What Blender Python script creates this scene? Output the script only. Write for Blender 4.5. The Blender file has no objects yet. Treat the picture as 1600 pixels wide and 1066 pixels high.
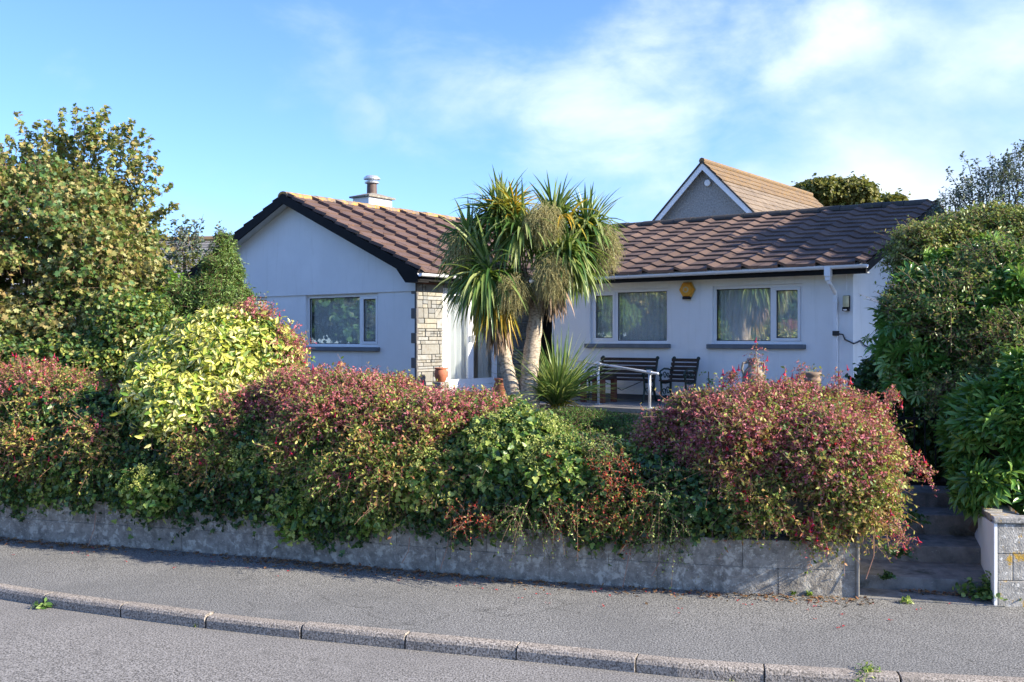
import bpy, bmesh, math, random
import numpy as np
from mathutils import Vector, Matrix
random.seed(7)
R = np.random.default_rng(11)
SC = bpy.context.scene
COL = SC.collection
F = 1550.0; EYE = 2.45; HY = 528.0
rad = math.radians

def at(px, py, Y):
    return np.array([(px-800)/F*Y, Y, EYE-(py-HY)/F*Y])

# ------------------------------------------------------------------ tagging
def tag(o, label=None, cat=None, group=None, kind=None):
    if label: o['label'] = label
    if cat: o['category'] = cat
    if group: o['group'] = group
    if kind: o['kind'] = kind
    return o

def empty(name, loc=(0, 0, 0), rz=0, label=None, cat=None, group=None):
    o = bpy.data.objects.new(name, None)
    COL.objects.link(o)
    o.location = loc; o.rotation_euler = (0, 0, rz)
    o.empty_display_size = .2
    return tag(o, label, cat, group)

def link_mesh(name, me, mat=None, parent=None):
    o = bpy.data.objects.new(name, me)
    COL.objects.link(o)
    if mat is not None: me.materials.append(mat)
    if parent is not None: o.parent = parent
    return o

# ------------------------------------------------------------------ materials
def new_mat(name):
    m = bpy.data.materials.new(name); m.use_nodes = True
    nt = m.node_tree
    return m, nt, nt.nodes['Principled BSDF'], nt.nodes['Material Output']

def ramp(nt, stops, fac, interp='LINEAR'):
    n = nt.nodes.new('ShaderNodeValToRGB')
    n.color_ramp.interpolation = interp
    el = n.color_ramp.elements
    while len(el) < len(stops): el.new(0.5)
    for e, (p, c) in zip(el, stops):
        e.position = p; e.color = (c[0], c[1], c[2], 1)
    nt.links.new(fac, n.inputs[0])
    return n.outputs[0]

def noise(nt, scale, detail=4, rough=.6, vec=None, dist=0, dim=None):
    n = nt.nodes.new('ShaderNodeTexNoise')
    n.inputs['Scale'].default_value = scale; n.inputs['Detail'].default_value = detail
    n.inputs['Roughness'].default_value = rough; n.inputs['Distortion'].default_value = dist
    if vec is None:
        tc = nt.nodes.new('ShaderNodeTexCoord'); vec = tc.outputs['Object']
    nt.links.new(vec, n.inputs['Vector'])
    return n.outputs['Fac']

def mixc(nt, fac, a, b, mode='MIX'):
    n = nt.nodes.new('ShaderNodeMix'); n.data_type = 'RGBA'; n.blend_type = mode
    for s, v in ((0, fac), (6, a), (7, b)):
        if isinstance(v, (int, float)): n.inputs[s].default_value = v
        elif isinstance(v, (tuple, list)): n.inputs[s].default_value = (v[0], v[1], v[2], 1)
        else: nt.links.new(v, n.inputs[s])
    return n.outputs[2]

def bumpn(nt, bsdf, h, strength=.4, dist=.01):
    b = nt.nodes.new('ShaderNodeBump'); b.inputs['Strength'].default_value = strength
    b.inputs['Distance'].default_value = dist
    nt.links.new(h, b.inputs['Height']); nt.links.new(b.outputs[0], bsdf.inputs['Normal'])

def pm(name, c1, c2=None, scale=8, rough=.7, bump=.2, bscale=60, metal=0, bdist=.005, spec=.4, spots=None):
    """procedural material: two tones by noise, optional list of (colour, scale, lo, hi) spots"""
    m, nt, b, out = new_mat(name)
    if c2 is None: c2 = tuple(x*.8 for x in c1)
    col = ramp(nt, [(.35, c2), (.65, c1)], noise(nt, scale, 6))
    for (c, s, lo, hi) in (spots or []):
        f = ramp(nt, [(lo, (0, 0, 0)), (hi, (1, 1, 1))], noise(nt, s, 5, .65, dist=.3))
        col = mixc(nt, f, col, c)
    nt.links.new(col, b.inputs['Base Color'])
    b.inputs['Roughness'].default_value = rough; b.inputs['Metallic'].default_value = metal
    b.inputs['Specular IOR Level'].default_value = spec
    if bump: bumpn(nt, b, noise(nt, bscale, 5), bump, bdist)
    return m

def leafmat(name, cols, rough=.5, trans=.3, spec=.4, patch=3.0, patch_amt=.35):
    """leaf colours picked per leaf, slow variation through the plant, thin translucent blade"""
    m, nt, b, out = new_mat(name)
    g = nt.nodes.new('ShaderNodeNewGeometry')
    r = g.outputs['Random Per Island']
    n = noise(nt, patch, 2)
    a = nt.nodes.new('ShaderNodeMath'); a.operation = 'MULTIPLY_ADD'
    nt.links.new(n, a.inputs[0]); a.inputs[1].default_value = patch_amt*2; a.inputs[2].default_value = -patch_amt
    s = nt.nodes.new('ShaderNodeMath'); s.operation = 'ADD'; s.use_clamp = True
    nt.links.new(r, s.inputs[0]); nt.links.new(a.outputs[0], s.inputs[1])
    k = len(cols)
    col = ramp(nt, [((i+.5)/k, c) for i, c in enumerate(cols)], s.outputs[0])
    nt.links.new(col, b.inputs['Base Color'])
    b.inputs['Roughness'].default_value = rough
    b.inputs['Specular IOR Level'].default_value = spec
    t = nt.nodes.new('ShaderNodeBsdfTranslucent')
    tc = mixc(nt, .35, col, (.35, .42, .04))
    nt.links.new(tc, t.inputs[0])
    mx = nt.nodes.new('ShaderNodeMixShader'); mx.inputs[0].default_value = min(.5, trans*1.35)
    nt.links.new(b.outputs[0], mx.inputs[1]); nt.links.new(t.outputs[0], mx.inputs[2])
    nt.links.new(mx.outputs[0], out.inputs[0])
    return m

# ------------------------------------------------------------------ mesh builder
class MB:
    def __init__(s): s.v = []; s.f = []
    def add(s, vs, fs):
        k = len(s.v); s.v += [tuple(map(float, p)) for p in vs]; s.f += [tuple(i+k for i in f) for f in fs]
        return s
    def box(s, x0, x1, y0, y1, z0, z1, M=None):
        x0, x1 = sorted((x0, x1)); y0, y1 = sorted((y0, y1)); z0, z1 = sorted((z0, z1))
        p = [(x0, y0, z0), (x1, y0, z0), (x1, y1, z0), (x0, y1, z0), (x0, y0, z1), (x1, y0, z1), (x1, y1, z1), (x0, y1, z1)]
        if M is not None: p = [tuple(M @ Vector(q)) for q in p]
        return s.add(p, [(0, 3, 2, 1), (4, 5, 6, 7), (0, 1, 5, 4), (1, 2, 6, 5), (2, 3, 7, 6), (3, 0, 4, 7)])
    def quad(s, a, b, c, d): return s.add([a, b, c, d], [(0, 1, 2, 3)])
    def tube(s, pts, rs, n=8, cap=True, squash=1):
        pts = [Vector(p) for p in pts]
        if isinstance(rs, (int, float)): rs = [rs]*len(pts)
        k = len(s.v); prev = None
        for i, p in enumerate(pts):
            if i == 0: d = pts[1]-pts[0]
            elif i == len(pts)-1: d = pts[-1]-pts[-2]
            else: d = pts[i+1]-pts[i-1]
            d.normalize()
            x = prev if prev is not None else (Vector((0, 0, 1)) if abs(d.z) < .9 else Vector((1, 0, 0)))
            x = (x-d*x.dot(d)).normalized(); prev = x; y = d.cross(x)
            for j in range(n):
                a = 2*math.pi*j/n
                s.v.append(tuple(p+(x*math.cos(a)+y*math.sin(a)*squash)*rs[i]))
        for i in range(len(pts)-1):
            for j in range(n):
                a = k+i*n+j; b = k+i*n+(j+1) % n
                s.f.append((a, b, b+n, a+n))
        if cap:
            s.f.append(tuple(k+j for j in reversed(range(n))))
            s.f.append(tuple(k+(len(pts)-1)*n+j for j in range(n)))
        return s
    def lathe(s, prof, c=(0, 0, 0), n=24, M=None):
        k = len(s.v)
        for (r, z) in prof:
            for j in range(n):
                a = 2*math.pi*j/n
                p = Vector((r*math.cos(a), r*math.sin(a), z))
                if M is not None: p = M @ p
                s.v.append((p.x+c[0], p.y+c[1], p.z+c[2]))
        for i in range(len(prof)-1):
            for j in range(n):
                a = k+i*n+j; b = k+i*n+(j+1) % n
                s.f.append((a, b, b+n, a+n))
        return s
    def build(s, name, mat=None, parent=None, bevel=0, smooth=False):
        me = bpy.data.meshes.new(name); me.from_pydata(s.v, [], s.f); me.update()
        if smooth:
            me.polygons.foreach_set('use_smooth', [True]*len(me.polygons))
        o = link_mesh(name, me, mat, parent)
        if bevel:
            md = o.modifiers.new('b', 'BEVEL'); md.width = bevel; md.segments = 2; md.limit_method = 'ANGLE'
        return o

def np_mesh(name, V, faces_flat, counts, mat, parent=None, smooth=False):
    me = bpy.data.meshes.new(name)
    V = np.ascontiguousarray(V, dtype=np.float32)
    me.vertices.add(len(V)); me.vertices.foreach_set('co', V.ravel())
    me.loops.add(len(faces_flat)); me.loops.foreach_set('vertex_index', np.asarray(faces_flat, dtype=np.int32))
    me.polygons.add(len(counts))
    st = np.concatenate([[0], np.cumsum(counts)[:-1]]).astype(np.int32)
    me.polygons.foreach_set('loop_start', st)
    if smooth: me.polygons.foreach_set('use_smooth', np.ones(len(counts), dtype=bool))
    me.update(calc_edges=True)
    return link_mesh(name, me, mat, parent)

# ------------------------------------------------------------------ foliage
def nrm(a): return a/np.maximum(np.linalg.norm(a, axis=-1, keepdims=True), 1e-9)
def rnd(n): return nrm(R.normal(size=(n, 3)))
def wob(p, f, ph=0.):
    x, y, z = p[..., 0]*f, p[..., 1]*f, p[..., 2]*f
    return (np.sin(x*1.7+y*.9+ph)+np.sin(y*2.1-z*1.3+1.7+ph)+np.sin(z*1.9+x*1.1+4.2+ph)
            + .6*np.sin(x*4.1-z*3.3+ph)+.6*np.sin(y*3.7+z*4.4+2+ph))/4.2

# leaf shapes: x across, y along, z lift ; size 1 = 1 m long
def half_leaf(outline, fold=.12, curl=-.12):
    """outline = right side from base to tip [(x,y)..]; builds two folded halves"""
    mid0 = (0, 0, 0); tip = (0, 1, curl)
    V = [mid0, tip]; Rr = []; Ll = []
    for (x, y) in outline:
        V.append((x, y, abs(x)*fold+curl*y*y)); Rr.append(len(V)-1)
    for (x, y) in outline:
        V.append((-x, y, abs(x)*fold+curl*y*y)); Ll.append(len(V)-1)
    return np.array(V, float), [[0]+Rr+[1], [1]+Ll[::-1]+[0]]
SIMPLE = half_leaf([(.24, .35), (.2, .65)])
NARROW = half_leaf([(.13, .4)], .2)
ROUND = half_leaf([(.3, .15), (.42, .5), (.25, .85)], .1, -.05)
IVY = half_leaf([(.28, -.08), (.5, .22), (.26, .42), (.3, .6)], .15, -.15)
MAPLE = half_leaf([(.22, -.12), (.42, -.02), (.3, .16), (.6, .36), (.42, .44), (.44, .66), (.16, .6)], .12, -.18)
BIT = (np.array([(0, 0, 0), (.24, .5, .05), (0, 1, 0), (-.24, .5, .05)], float), [[0, 1, 2, 3]])
def palmate():
    V = [(0, 0, 0)]; Fc = []
    for k in range(8):
        a = rad(-130+260*k/7); L = (1, .8, 1.05, .95, 1, .9, 1.05, .7)[k]
        d = np.array([math.sin(a), math.cos(a)]); s = np.array([d[1], -d[0]])
        i = len(V)
        for (t, w) in ((.42, .10), (.68, .125), (1, 0), (.68, -.125), (.42, -.10)):
            q = d*t*L+s*w*L
            V.append((q[0], q[1], .05-.32*t*t+abs(w)*.35))
        V.append((d[0]*.66*L, d[1]*.66*L, .05-.32*.43-.02))
        Fc += [[0, i, i+1, i+5], [i+1, i+2, i+5], [i+5, i+2, i+3], [0, i+5, i+3, i+4]]
    return np.array(V, float), Fc
FATSIA = palmate()

def put_leaves(name, P, A, N, S, tmpl, mat, parent):
    """P positions, A leaf axes, N wanted normals, S sizes"""
    tv, tf = tmpl
    A = nrm(A); X = nrm(np.cross(A, N)); Z = np.cross(X, A)
    S = S.reshape(-1, 1, 1)
    V = P[:, None, :]+S*(tv[None, :, 0:1]*X[:, None, :]+tv[None, :, 1:2]*A[:, None, :]+tv[None, :, 2:3]*Z[:, None, :])
    k = len(tv); n = len(P)
    flat = np.concatenate([np.array(f) for f in tf]); cnt = np.array([len(f) for f in tf])
    FF = (np.arange(n)[:, None]*k+flat[None, :]).ravel()
    return np_mesh(name, V.reshape(-1, 3), FF, np.tile(cnt, n), mat, parent)

def put_stems(name, P, D, L, droop, r, mat, parent, seg=3):
    n = len(P); ts = np.linspace(0, 1, seg+1)
    pts = P[:, None, :]+D[:, None, :]*(L[:, None, None]*ts[None, :, None])
    pts[:, :, 2] -= droop[:, None]*L[:, None]*ts[None, :]**2
    X = nrm(np.cross(D, np.array([.31, .2, .93])+0*D)); Y = np.cross(D, X)
    V = []
    for j in range(3):
        a = 2*math.pi*j/3
        V.append(pts+(X*math.cos(a)+Y*math.sin(a))[:, None, :]*(r*(1-.6*ts))[None, :, None])
    V = np.stack(V, 2)                      # n, seg+1, 3, 3
    base = np.arange(n)[:, None]*(seg+1)*3
    fs = []
    for i in range(seg):
        for j in range(3):
            a = i*3+j; b = i*3+(j+1) % 3
            fs.append([a, b, b+3, a+3])
    fs = np.array(fs)
    FF = (base[:, :, None]+fs[None]).reshape(-1)
    return np_mesh(name, V.reshape(-1, 3), FF, np.full(n*len(fs), 4), mat, parent)

def sprig_leaves(P, D, L, droop, m, t0=.1, spread=1.1, up=.6, out=.5, jit=.5, fw=.6):
    """m leaves on every sprig. returns positions, axes, normals"""
    n = len(P)
    t = (t0+(1-t0)*(np.arange(m)+R.random((n, m)))/m)
    pos = P[:, None, :]+D[:, None, :]*(L[:, None]*t)[..., None]
    pos[..., 2] -= droop[:, None]*L[:, None]*t**2
    rv = R.normal(size=(n, m, 3)); rv -= (rv*D[:, None, :]).sum(-1, keepdims=True)*D[:, None, :]
    rv = nrm(rv)
    ax = D[:, None, :]*fw+rv*spread
    ax[..., 2] -= droop[:, None]*.5
    nn = np.array([0, 0, up])+D[:, None, :]*out+R.normal(size=(n, m, 3))*jit
    return pos.reshape(-1, 3), nrm(ax).reshape(-1, 3), nrm(nn).reshape(-1, 3)

def blob_pts(ells, n, depth=.25, wf=2.0, wa=.12, zmin=None, front=None):
    """points on the knobbly skin of a union of ellipsoids, with outward vectors"""
    C = np.array([e[0] for e in ells]); Rd = np.array([e[1] for e in ells])
    ar = (Rd[:, 0]*Rd[:, 1]+Rd[:, 0]*Rd[:, 2]+Rd[:, 1]*Rd[:, 2]); ar = ar/ar.sum()
    outp = []; outd = []; got = 0
    while got < n:
        k = R.choice(len(ells), n*2, p=ar)
        d = rnd(n*2)
        rr = 1-depth*R.random(n*2)**1.6
        base = C[k]+Rd[k]*d
        rr = rr+wa*wob(base, wf)+wa*.5*wob(base, wf*2.7, 2.)
        p = C[k]+Rd[k]*d*rr[:, None]
        q = np.linalg.norm((p[:, None, :]-C[None])/Rd[None], axis=2)
        ok = (q > .74).all(1)
        if zmin is not None: ok &= p[:, 2] > zmin
        if front is not None: ok &= R.random(n*2) < np.where(d[:, 1] > .35, front, 1.)
        outp.append(p[ok]); outd.append(nrm(d[ok]/Rd[k][ok])); got += ok.sum()
    return np.concatenate(outp)[:n], np.concatenate(outd)[:n]

def core(name, ells, mat, parent, k=.72):  # solid hull stopping see-through; its dark colour stands in for shade inside the bush
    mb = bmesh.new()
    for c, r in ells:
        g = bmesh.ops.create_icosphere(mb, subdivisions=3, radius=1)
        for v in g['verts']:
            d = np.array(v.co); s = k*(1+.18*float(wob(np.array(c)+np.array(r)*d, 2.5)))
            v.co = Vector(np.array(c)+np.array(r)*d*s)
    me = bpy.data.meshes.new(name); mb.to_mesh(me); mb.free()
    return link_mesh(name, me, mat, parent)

def E(px, py, Y, rx, rz, ry): return (at(px, py, Y), np.array([rx/F*Y, ry, rz/F*Y]))

def curved(root, p0, p1, r0, r1, name, mat, bend=.15, n=7, side=8):
    pass

# ================================================================== MATERIALS
M = {}
def wall_mat(name, c, grime=.5):
    m, nt, b, out = new_mat(name)
    tc = nt.nodes.new('ShaderNodeTexCoord'); mp = nt.nodes.new('ShaderNodeMapping'); mp.inputs['Scale'].default_value = (5.5, 5.5, .55); nt.links.new(tc.outputs['Object'], mp.inputs[0])
    st = noise(nt, 1.6, 7, .65, mp.outputs[0], .3)
    col = ramp(nt, [(.38, tuple(x*.94 for x in c)), (.62, c)], noise(nt, 1.3, 6))
    col = mixc(nt, ramp(nt, [(.54, (0, 0, 0)), (.78, (grime*.55,)*3)], st), col, (.50, .50, .45))
    col = mixc(nt, ramp(nt, [(.64, (0, 0, 0)), (.80, (grime*.4,)*3)], noise(nt, 2.2, 9, .7, dist=.6)), col, (.42, .43, .36))
    nt.links.new(col, b.inputs['Base Color']); b.inputs['Roughness'].default_value = .88
    bumpn(nt, b, noise(nt, 150, 4), .5, .003)
    return m
M['render'] = wall_mat('render', (.84, .84, .83))
M['render_white'] = pm('render_white', (.84, .84, .82), (.78, .78, .77), 2.5, .85, .2, 160, bdist=.002)
M['plinth'] = pm('plinth', (.10, .11, .13), (.07, .08, .09), 4, .8)
M['pvc'] = pm('pvc', (.83, .83, .83), (.79, .79, .8), 3, .35, 0)
M['sill'] = pm('sill', (.16, .18, .20), (.12, .14, .16), 6, .7)
M['black'] = pm('black', (.008, .008, .009), (.012, .012, .013), 5, .75, .1, spec=.2)
M['soffit'] = pm('soffit', (.62, .63, .6), (.5, .51, .5), 3, .8)
M['dark'] = pm('dark', (.02, .018, .016), (.012, .01, .01), 4, .7)
M['tile'] = None
M['iron'] = pm('iron', (.012, .03, .024), (.02, .04, .03), 10, .45, .1)
M['slat'] = pm('slat', (.045, .026, .02), (.03, .018, .014), 9, .6, .3)
M['table'] = pm('table', (.16, .055, .03), (.11, .04, .024), 9, .6, .2)
M['terracotta'] = pm('terracotta', (.48, .17, .09), (.38, .13, .07), 9, .75, .2)
M['terracotta_pale'] = pm('terracotta_pale', (.27, .19, .14), (.2, .15, .12), 9, .85, .3)
M['stone_grey'] = pm('stone_grey', (.28, .25, .2), (.17, .16, .14), 14, .9, .6, 40, spots=[((.5, .45, .33), 10, .58, .7)])
M['block'] = pm('block', (.36, .33, .28), (.25, .23, .2), 20, .95, .6, 80)
M['galv'] = pm('galv', (.62, .64, .66), (.5, .52, .54), 20, .4, .05, metal=.55)
M['amber'] = pm('amber', (.75, .33, .02), (.68, .28, .02), 5, .35, 0)
M['cream'] = pm('cream', (.55, .5, .3), (.46, .42, .26), 8, .4, 0)
M['butt'] = pm('butt', (.35, .55, .68), (.45, .6, .7), 3, .4, 0)
M['cable'] = pm('cable', (.03, .03, .03), None, 5, .6, 0)
M['blue'] = pm('blue', (.02, .06, .65), (.03, .1, .5), 12, .4, 0)
M['soil'] = pm('soil', (.05, .04, .03), (.03, .024, .018), 5, 1, .8, 30, bdist=.03)
M['grass'] = pm('grass', (.06, .09, .025), (.04, .07, .02), .8, 1, .8, 60, bdist=.03)
M['bark'] = pm('bark', (.16, .13, .10), (.09, .07, .055), 9, .95, .8, 30, bdist=.02)
M['twig'] = pm('twig', (.20, .12, .08), (.13, .08, .055), 9, .9, 0)
M['twig_pale'] = pm('twig_pale', (.42, .26, .18), (.32, .16, .12), 9, .9, 0)
M['twig_dark'] = pm('twig_dark', (.045, .045, .05), (.03, .03, .035), 9, .9, 0)
M['cem'] = pm('cem', (.36, .325, .27), (.20, .18, .15), 14, .95, 1, 45, bdist=.014, spots=[((.52, .48, .40), 11, .52, .62), ((.12, .11, .09), 3.2, .54, .74), ((.38, .26, .07), 7, .68, .74), ((.5, .48, .43), 60, .60, .66)])
M['step'] = pm('step', (.26, .25, .23), (.14, .138, .13), 7, .95, .8, 60, bdist=.01, spots=[((.30, .29, .27), 40, .62, .68), ((.05, .055, .035), 2.5, .57, .7)])

def tile_mat(name, c1, c2, lichen=None, moss=None, li=(.6, .72)):
    m, nt, b, out = new_mat(name)
    g = nt.nodes.new('ShaderNodeNewGeometry')
    col = ramp(nt, [(0, c1), (1, c2)], g.outputs['Random Per Island'])
    col = mixc(nt, ramp(nt, [(.4, (0, 0, 0)), (.7, (.6, .6, .6))], noise(nt, 2.2, 6)), col, tuple(x*.6 for x in c1))
    col = mixc(nt, ramp(nt, [(.62, (0, 0, 0)), (.72, (.5, .5, .5))], noise(nt, 45, 3)), col, tuple(min(1, x*1.7) for x in c2))
    if lichen:
        col = mixc(nt, ramp(nt, [(li[0], (0, 0, 0)), (li[1], (1, 1, 1))], noise(nt, 7, 8, .7, dist=.4)), col, lichen)
    nt.links.new(col, b.inputs['Base Color']); b.inputs['Roughness'].default_value = .85
    bumpn(nt, b, noise(nt, 120, 3), .4, .004)
    return m
M['tile'] = tile_mat('tile', (.098, .060, .044), (.165, .104, .075), (.05, .05, .035), li=(.62, .72))
M['tile_lichen'] = tile_mat('tile_lichen', (.115, .068, .054), (.175, .108, .085), (.55, .25, .04), li=(.66, .74))
M['ridge_lichen'] = tile_mat('ridge_lichen', (.19, .14, .11), (.26, .21, .16), (.5, .27, .06), li=(.47, .57))
M['ridge_dark'] = tile_mat('ridge_dark', (.045, .04, .035), (.07, .06, .05), (.12, .12, .05), li=(.6, .7))
M['tile_tan'] = tile_mat('tile_tan', (.19, .14, .095), (.25, .19, .13), (.55, .33, .08), li=(.62, .75))
M['tile_tan_ridge'] = tile_mat('tile_tan_ridge', (.16, .11, .07), (.2, .14, .08), (.26, .15, .045), li=(.45, .64))
M['tile_grey'] = tile_mat('tile_grey', (.2, .19, .18), (.27, .26, .24), (.5, .33, .12), li=(.68, .8))
M['pebble'] = pm('pebble', (.42, .41, .39), (.24, .24, .23), 16, .95, .9, 30, bdist=.04, spots=[((.2, .12, .05), 1.2, .68, .8)])
def stone_mat(name, cs):
    m, nt, b, out = new_mat(name)
    g = nt.nodes.new('ShaderNodeNewGeometry')
    col = ramp(nt, [(i/(len(cs)-1), c) for i, c in enumerate(cs)], g.outputs['Random Per Island'])
    col = mixc(nt, ramp(nt, [(.45, (0, 0, 0)), (.7, (.55, .55, .55))], noise(nt, 14, 6)), col, (.16, .13, .09))
    nt.links.new(col, b.inputs['Base Color']); b.inputs['Roughness'].default_value = .9
    bumpn(nt, b, noise(nt, 40, 5), .6, .008)
    return m
M['stone'] = stone_mat('stone', [(.21, .205, .185), (.31, .30, .265), (.29, .29, .275), (.35, .325, .26), (.2, .21, .21), (.36, .36, .34)])
M['quoin'] = stone_mat('quoin', [(.1, .1, .11), (.16, .15, .15), (.13, .12, .11)])
M['mortar'] = pm('mortar', (.2, .19, .16), None, 20, .95, .4)

def tarmac(name, base, tint, contrast=1., patch=(.07, .07, .07)):
    m, nt, b, out = new_mat(name)
    n1 = noise(nt, 70, 3, .6); n2 = noise(nt, 150, 1, .5)
    col = ramp(nt, [(.36, tuple(x*.22 for x in base)), (.5, base), (.60, tuple(min(1, x*1.25) for x in tint))], n1)
    col = mixc(nt, ramp(nt, [(.60, (0, 0, 0)), (.68, (.8*contrast,)*3)], n2), col, tuple(min(1, x*2.1) for x in tint))
    col = mixc(nt, ramp(nt, [(.4, (0, 0, 0)), (.75, (.5, .5, .5))], noise(nt, .7, 5, .6, dist=1)), col, patch)
    col = mixc(nt, ramp(nt, [(.55, (0, 0, 0)), (.8, (.35, .35, .35))], noise(nt, 2.3, 6, .7, dist=2)), col, tuple(x*1.5 for x in tint))
    v = nt.nodes.new('ShaderNodeTexVoronoi'); v.feature = 'DISTANCE_TO_EDGE'; v.inputs['Scale'].default_value = .55
    tcn = nt.nodes.new('ShaderNodeTexCoord'); va = nt.nodes.new('ShaderNodeVectorMath'); va.operation = 'MULTIPLY_ADD'
    nn_ = nt.nodes.new('ShaderNodeTexNoise'); nn_.inputs['Scale'].default_value = 2.5; nn_.inputs['Detail'].default_value = 8; nt.links.new(tcn.outputs['Object'], nn_.inputs['Vector'])
    nt.links.new(nn_.outputs['Color'], va.inputs[0]); va.inputs[1].default_value = (.9, .9, .0); nt.links.new(tcn.outputs['Object'], va.inputs[2]); nt.links.new(va.outputs[0], v.inputs['Vector'])
    crack = ramp(nt, [(.0, (.55*contrast,)*3), (.006, (0, 0, 0))], v.outputs['Distance'])
    gate = ramp(nt, [(.5, (0, 0, 0)), (.56, (1, 1, 1))], noise(nt, .45, 2))
    ck = nt.nodes.new('ShaderNodeMath'); ck.operation = 'MULTIPLY'; nt.links.new(crack, ck.inputs[0]); nt.links.new(gate, ck.inputs[1])
    col = mixc(nt, ck.outputs[0], col, (.04, .04, .035))
    col = mixc(nt, ramp(nt, [(.66, (0, 0, 0)), (.72, (.45, .45, .45))], noise(nt, 5.5, 3, .5, dist=.5)), col, tuple(x*.55 for x in base))
    nt.links.new(col, b.inputs['Base Color']); b.inputs['Roughness'].default_value = .92
    b.inputs['Specular IOR Level'].default_value = .25
    bumpn(nt, b, n1, .8, .006)
    return m
M['pavement'] = tarmac('pavement', (.135, .133, .126), (.25, .243, .225), 1, (.11, .11, .105))
M['road'] = tarmac('road', (.185, .175, .16), (.27, .255, .235), .6, (.15, .142, .13))
M['kerb'] = tarmac('kerb', (.275, .24, .20), (.37, .325, .275), .6, (.19, .165, .14))

def glass_mat():
    m, nt, b, out = new_mat('glass')
    nt.nodes.remove(b)
    t = nt.nodes.new('ShaderNodeBsdfTransparent'); t.inputs[0].default_value = (.95, .97, .97, 1)
    g = nt.nodes.new('ShaderNodeBsdfGlossy'); g.inputs['Roughness'].default_value = .004
    g.inputs[0].default_value = (.95, .97, 1, 1)
    fr = nt.nodes.new('ShaderNodeLayerWeight'); fr.inputs[0].default_value = .5
    pw_ = nt.nodes.new('ShaderNodeMath'); pw_.operation = 'POWER'; pw_.inputs[1].default_value = 3; nt.links.new(fr.outputs['Facing'], pw_.inputs[0])
    a = nt.nodes.new('ShaderNodeMath'); a.operation = 'MULTIPLY_ADD'; a.inputs[1].default_value = .7; a.inputs[2].default_value = .2; a.use_clamp = True
    nt.links.new(pw_.outputs[0], a.inputs[0])
    mx = nt.nodes.new('ShaderNodeMixShader'); nt.links.new(a.outputs[0], mx.inputs[0])
    nt.links.new(t.outputs[0], mx.inputs[1]); nt.links.new(g.outputs[0], mx.inputs[2])
    nt.links.new(mx.outputs[0], out.inputs[0])
    return m
M['glass'] = glass_mat()
M['curtain'] = pm('curtain', (.88, .88, .85), (.8, .8, .77), 3, .9, 0)

M['l_maple'] = leafmat('l_maple', [(.09, .17, .04), (.17, .24, .06), (.29, .31, .09), (.37, .33, .11), (.42, .29, .11), (.44, .43, .18)], .5, .25, patch=.9, patch_amt=.45)
M['l_maple_green'] = leafmat('l_maple_green', [(.06, .15, .04), (.1, .2, .07), (.15, .24, .09)], .5, .25, patch=1.2)
M['l_aucuba'] = leafmat('l_aucuba', [(.14, .26, .03), (.42, .46, .06), (.60, .58, .11), (.70, .66, .18), (.76, .72, .32)], .35, .2, spec=.5, patch=1.5, patch_amt=.22)
M['l_ivy'] = leafmat('l_ivy', [(.016, .05, .018), (.03, .085, .025), (.055, .125, .03), (.10, .18, .045)], .4, .12, spec=.45, patch=1.2, patch_amt=.3)
M['l_ivy_pale'] = leafmat('l_ivy_pale', [(.06, .15, .025), (.15, .27, .045), (.29, .40, .08), (.46, .52, .13)], .35, .25, spec=.5, patch=1.5, patch_amt=.3)
M['umbel'] = leafmat('umbel', [(.25, .33, .06), (.38, .42, .1), (.45, .46, .14)], .6, .1)
M['l_fuch'] = leafmat('l_fuch', [(.07, .14, .025), (.17, .23, .04), (.34, .33, .07), (.42, .28, .08), (.42, .13, .08), (.56, .50, .12)], .5, .25, patch=2.2, patch_amt=.4)
M['l_fuch_green'] = leafmat('l_fuch_green', [(.05, .13, .02), (.12, .22, .04), (.26, .33, .06), (.46, .47, .11)], .5, .25, patch=2.2)
M['calyx'] = leafmat('calyx', [(.28, .06, .07), (.42, .09, .12), (.52, .15, .18), (.56, .24, .24), (.38, .07, .13), (.48, .11, .10)], .55, .15, patch=2, patch_amt=.3)
M['flower'] = leafmat('flower', [(.5, .01, .02), (.62, .02, .04), (.55, .015, .05)], .45, .2)
M['flower_skirt'] = leafmat('flower_skirt', [(.3, .02, .25), (.42, .04, .3)], .45, .2)
M['l_red'] = leafmat('l_red', [(.4, .03, .025), (.5, .05, .03), (.28, .04, .02), (.35, .12, .05)], .5, .2)
M['l_bay'] = leafmat('l_bay', [(.05, .12, .025), (.10, .19, .04), (.17, .27, .06), (.26, .36, .1)], .4, .2, patch=2)
M['l_bright'] = leafmat('l_bright', [(.08, .19, .02), (.15, .3, .03), (.25, .38, .05)], .45, .35, patch=2)
M['l_box'] = leafmat('l_box', [(.05, .14, .02), (.09, .22, .03), (.14, .28, .05)], .45, .25, patch=2)
M['l_fatsia'] = leafmat('l_fatsia', [(.05, .15, .025), (.09, .23, .04), (.15, .32, .06), (.28, .46, .12)], .28, .22, spec=.6, patch=1.1, patch_amt=.3)
M['l_privet'] = leafmat('l_privet', [(.10, .17, .035), (.20, .27, .06), (.34, .37, .10), (.44, .37, .14)], .4, .25, patch=2)
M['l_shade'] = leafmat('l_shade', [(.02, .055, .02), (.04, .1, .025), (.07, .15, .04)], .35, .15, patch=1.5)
M['l_blue'] = leafmat('l_blue', [(.08, .12, .10), (.12, .16, .13), (.18, .21, .15)], .5, .15)
M['l_tree'] = leafmat('l_tree', [(.08, .1, .02), (.14, .15, .03), (.22, .21, .05), (.28, .24, .07)], .55, .2, patch=.6)
M['l_cord'] = leafmat('l_cord', [(.06, .14, .03), (.12, .22, .05), (.22, .31, .08), (.36, .40, .14)], .35, .25, spec=.5, patch=1.6, patch_amt=.3)
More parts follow.
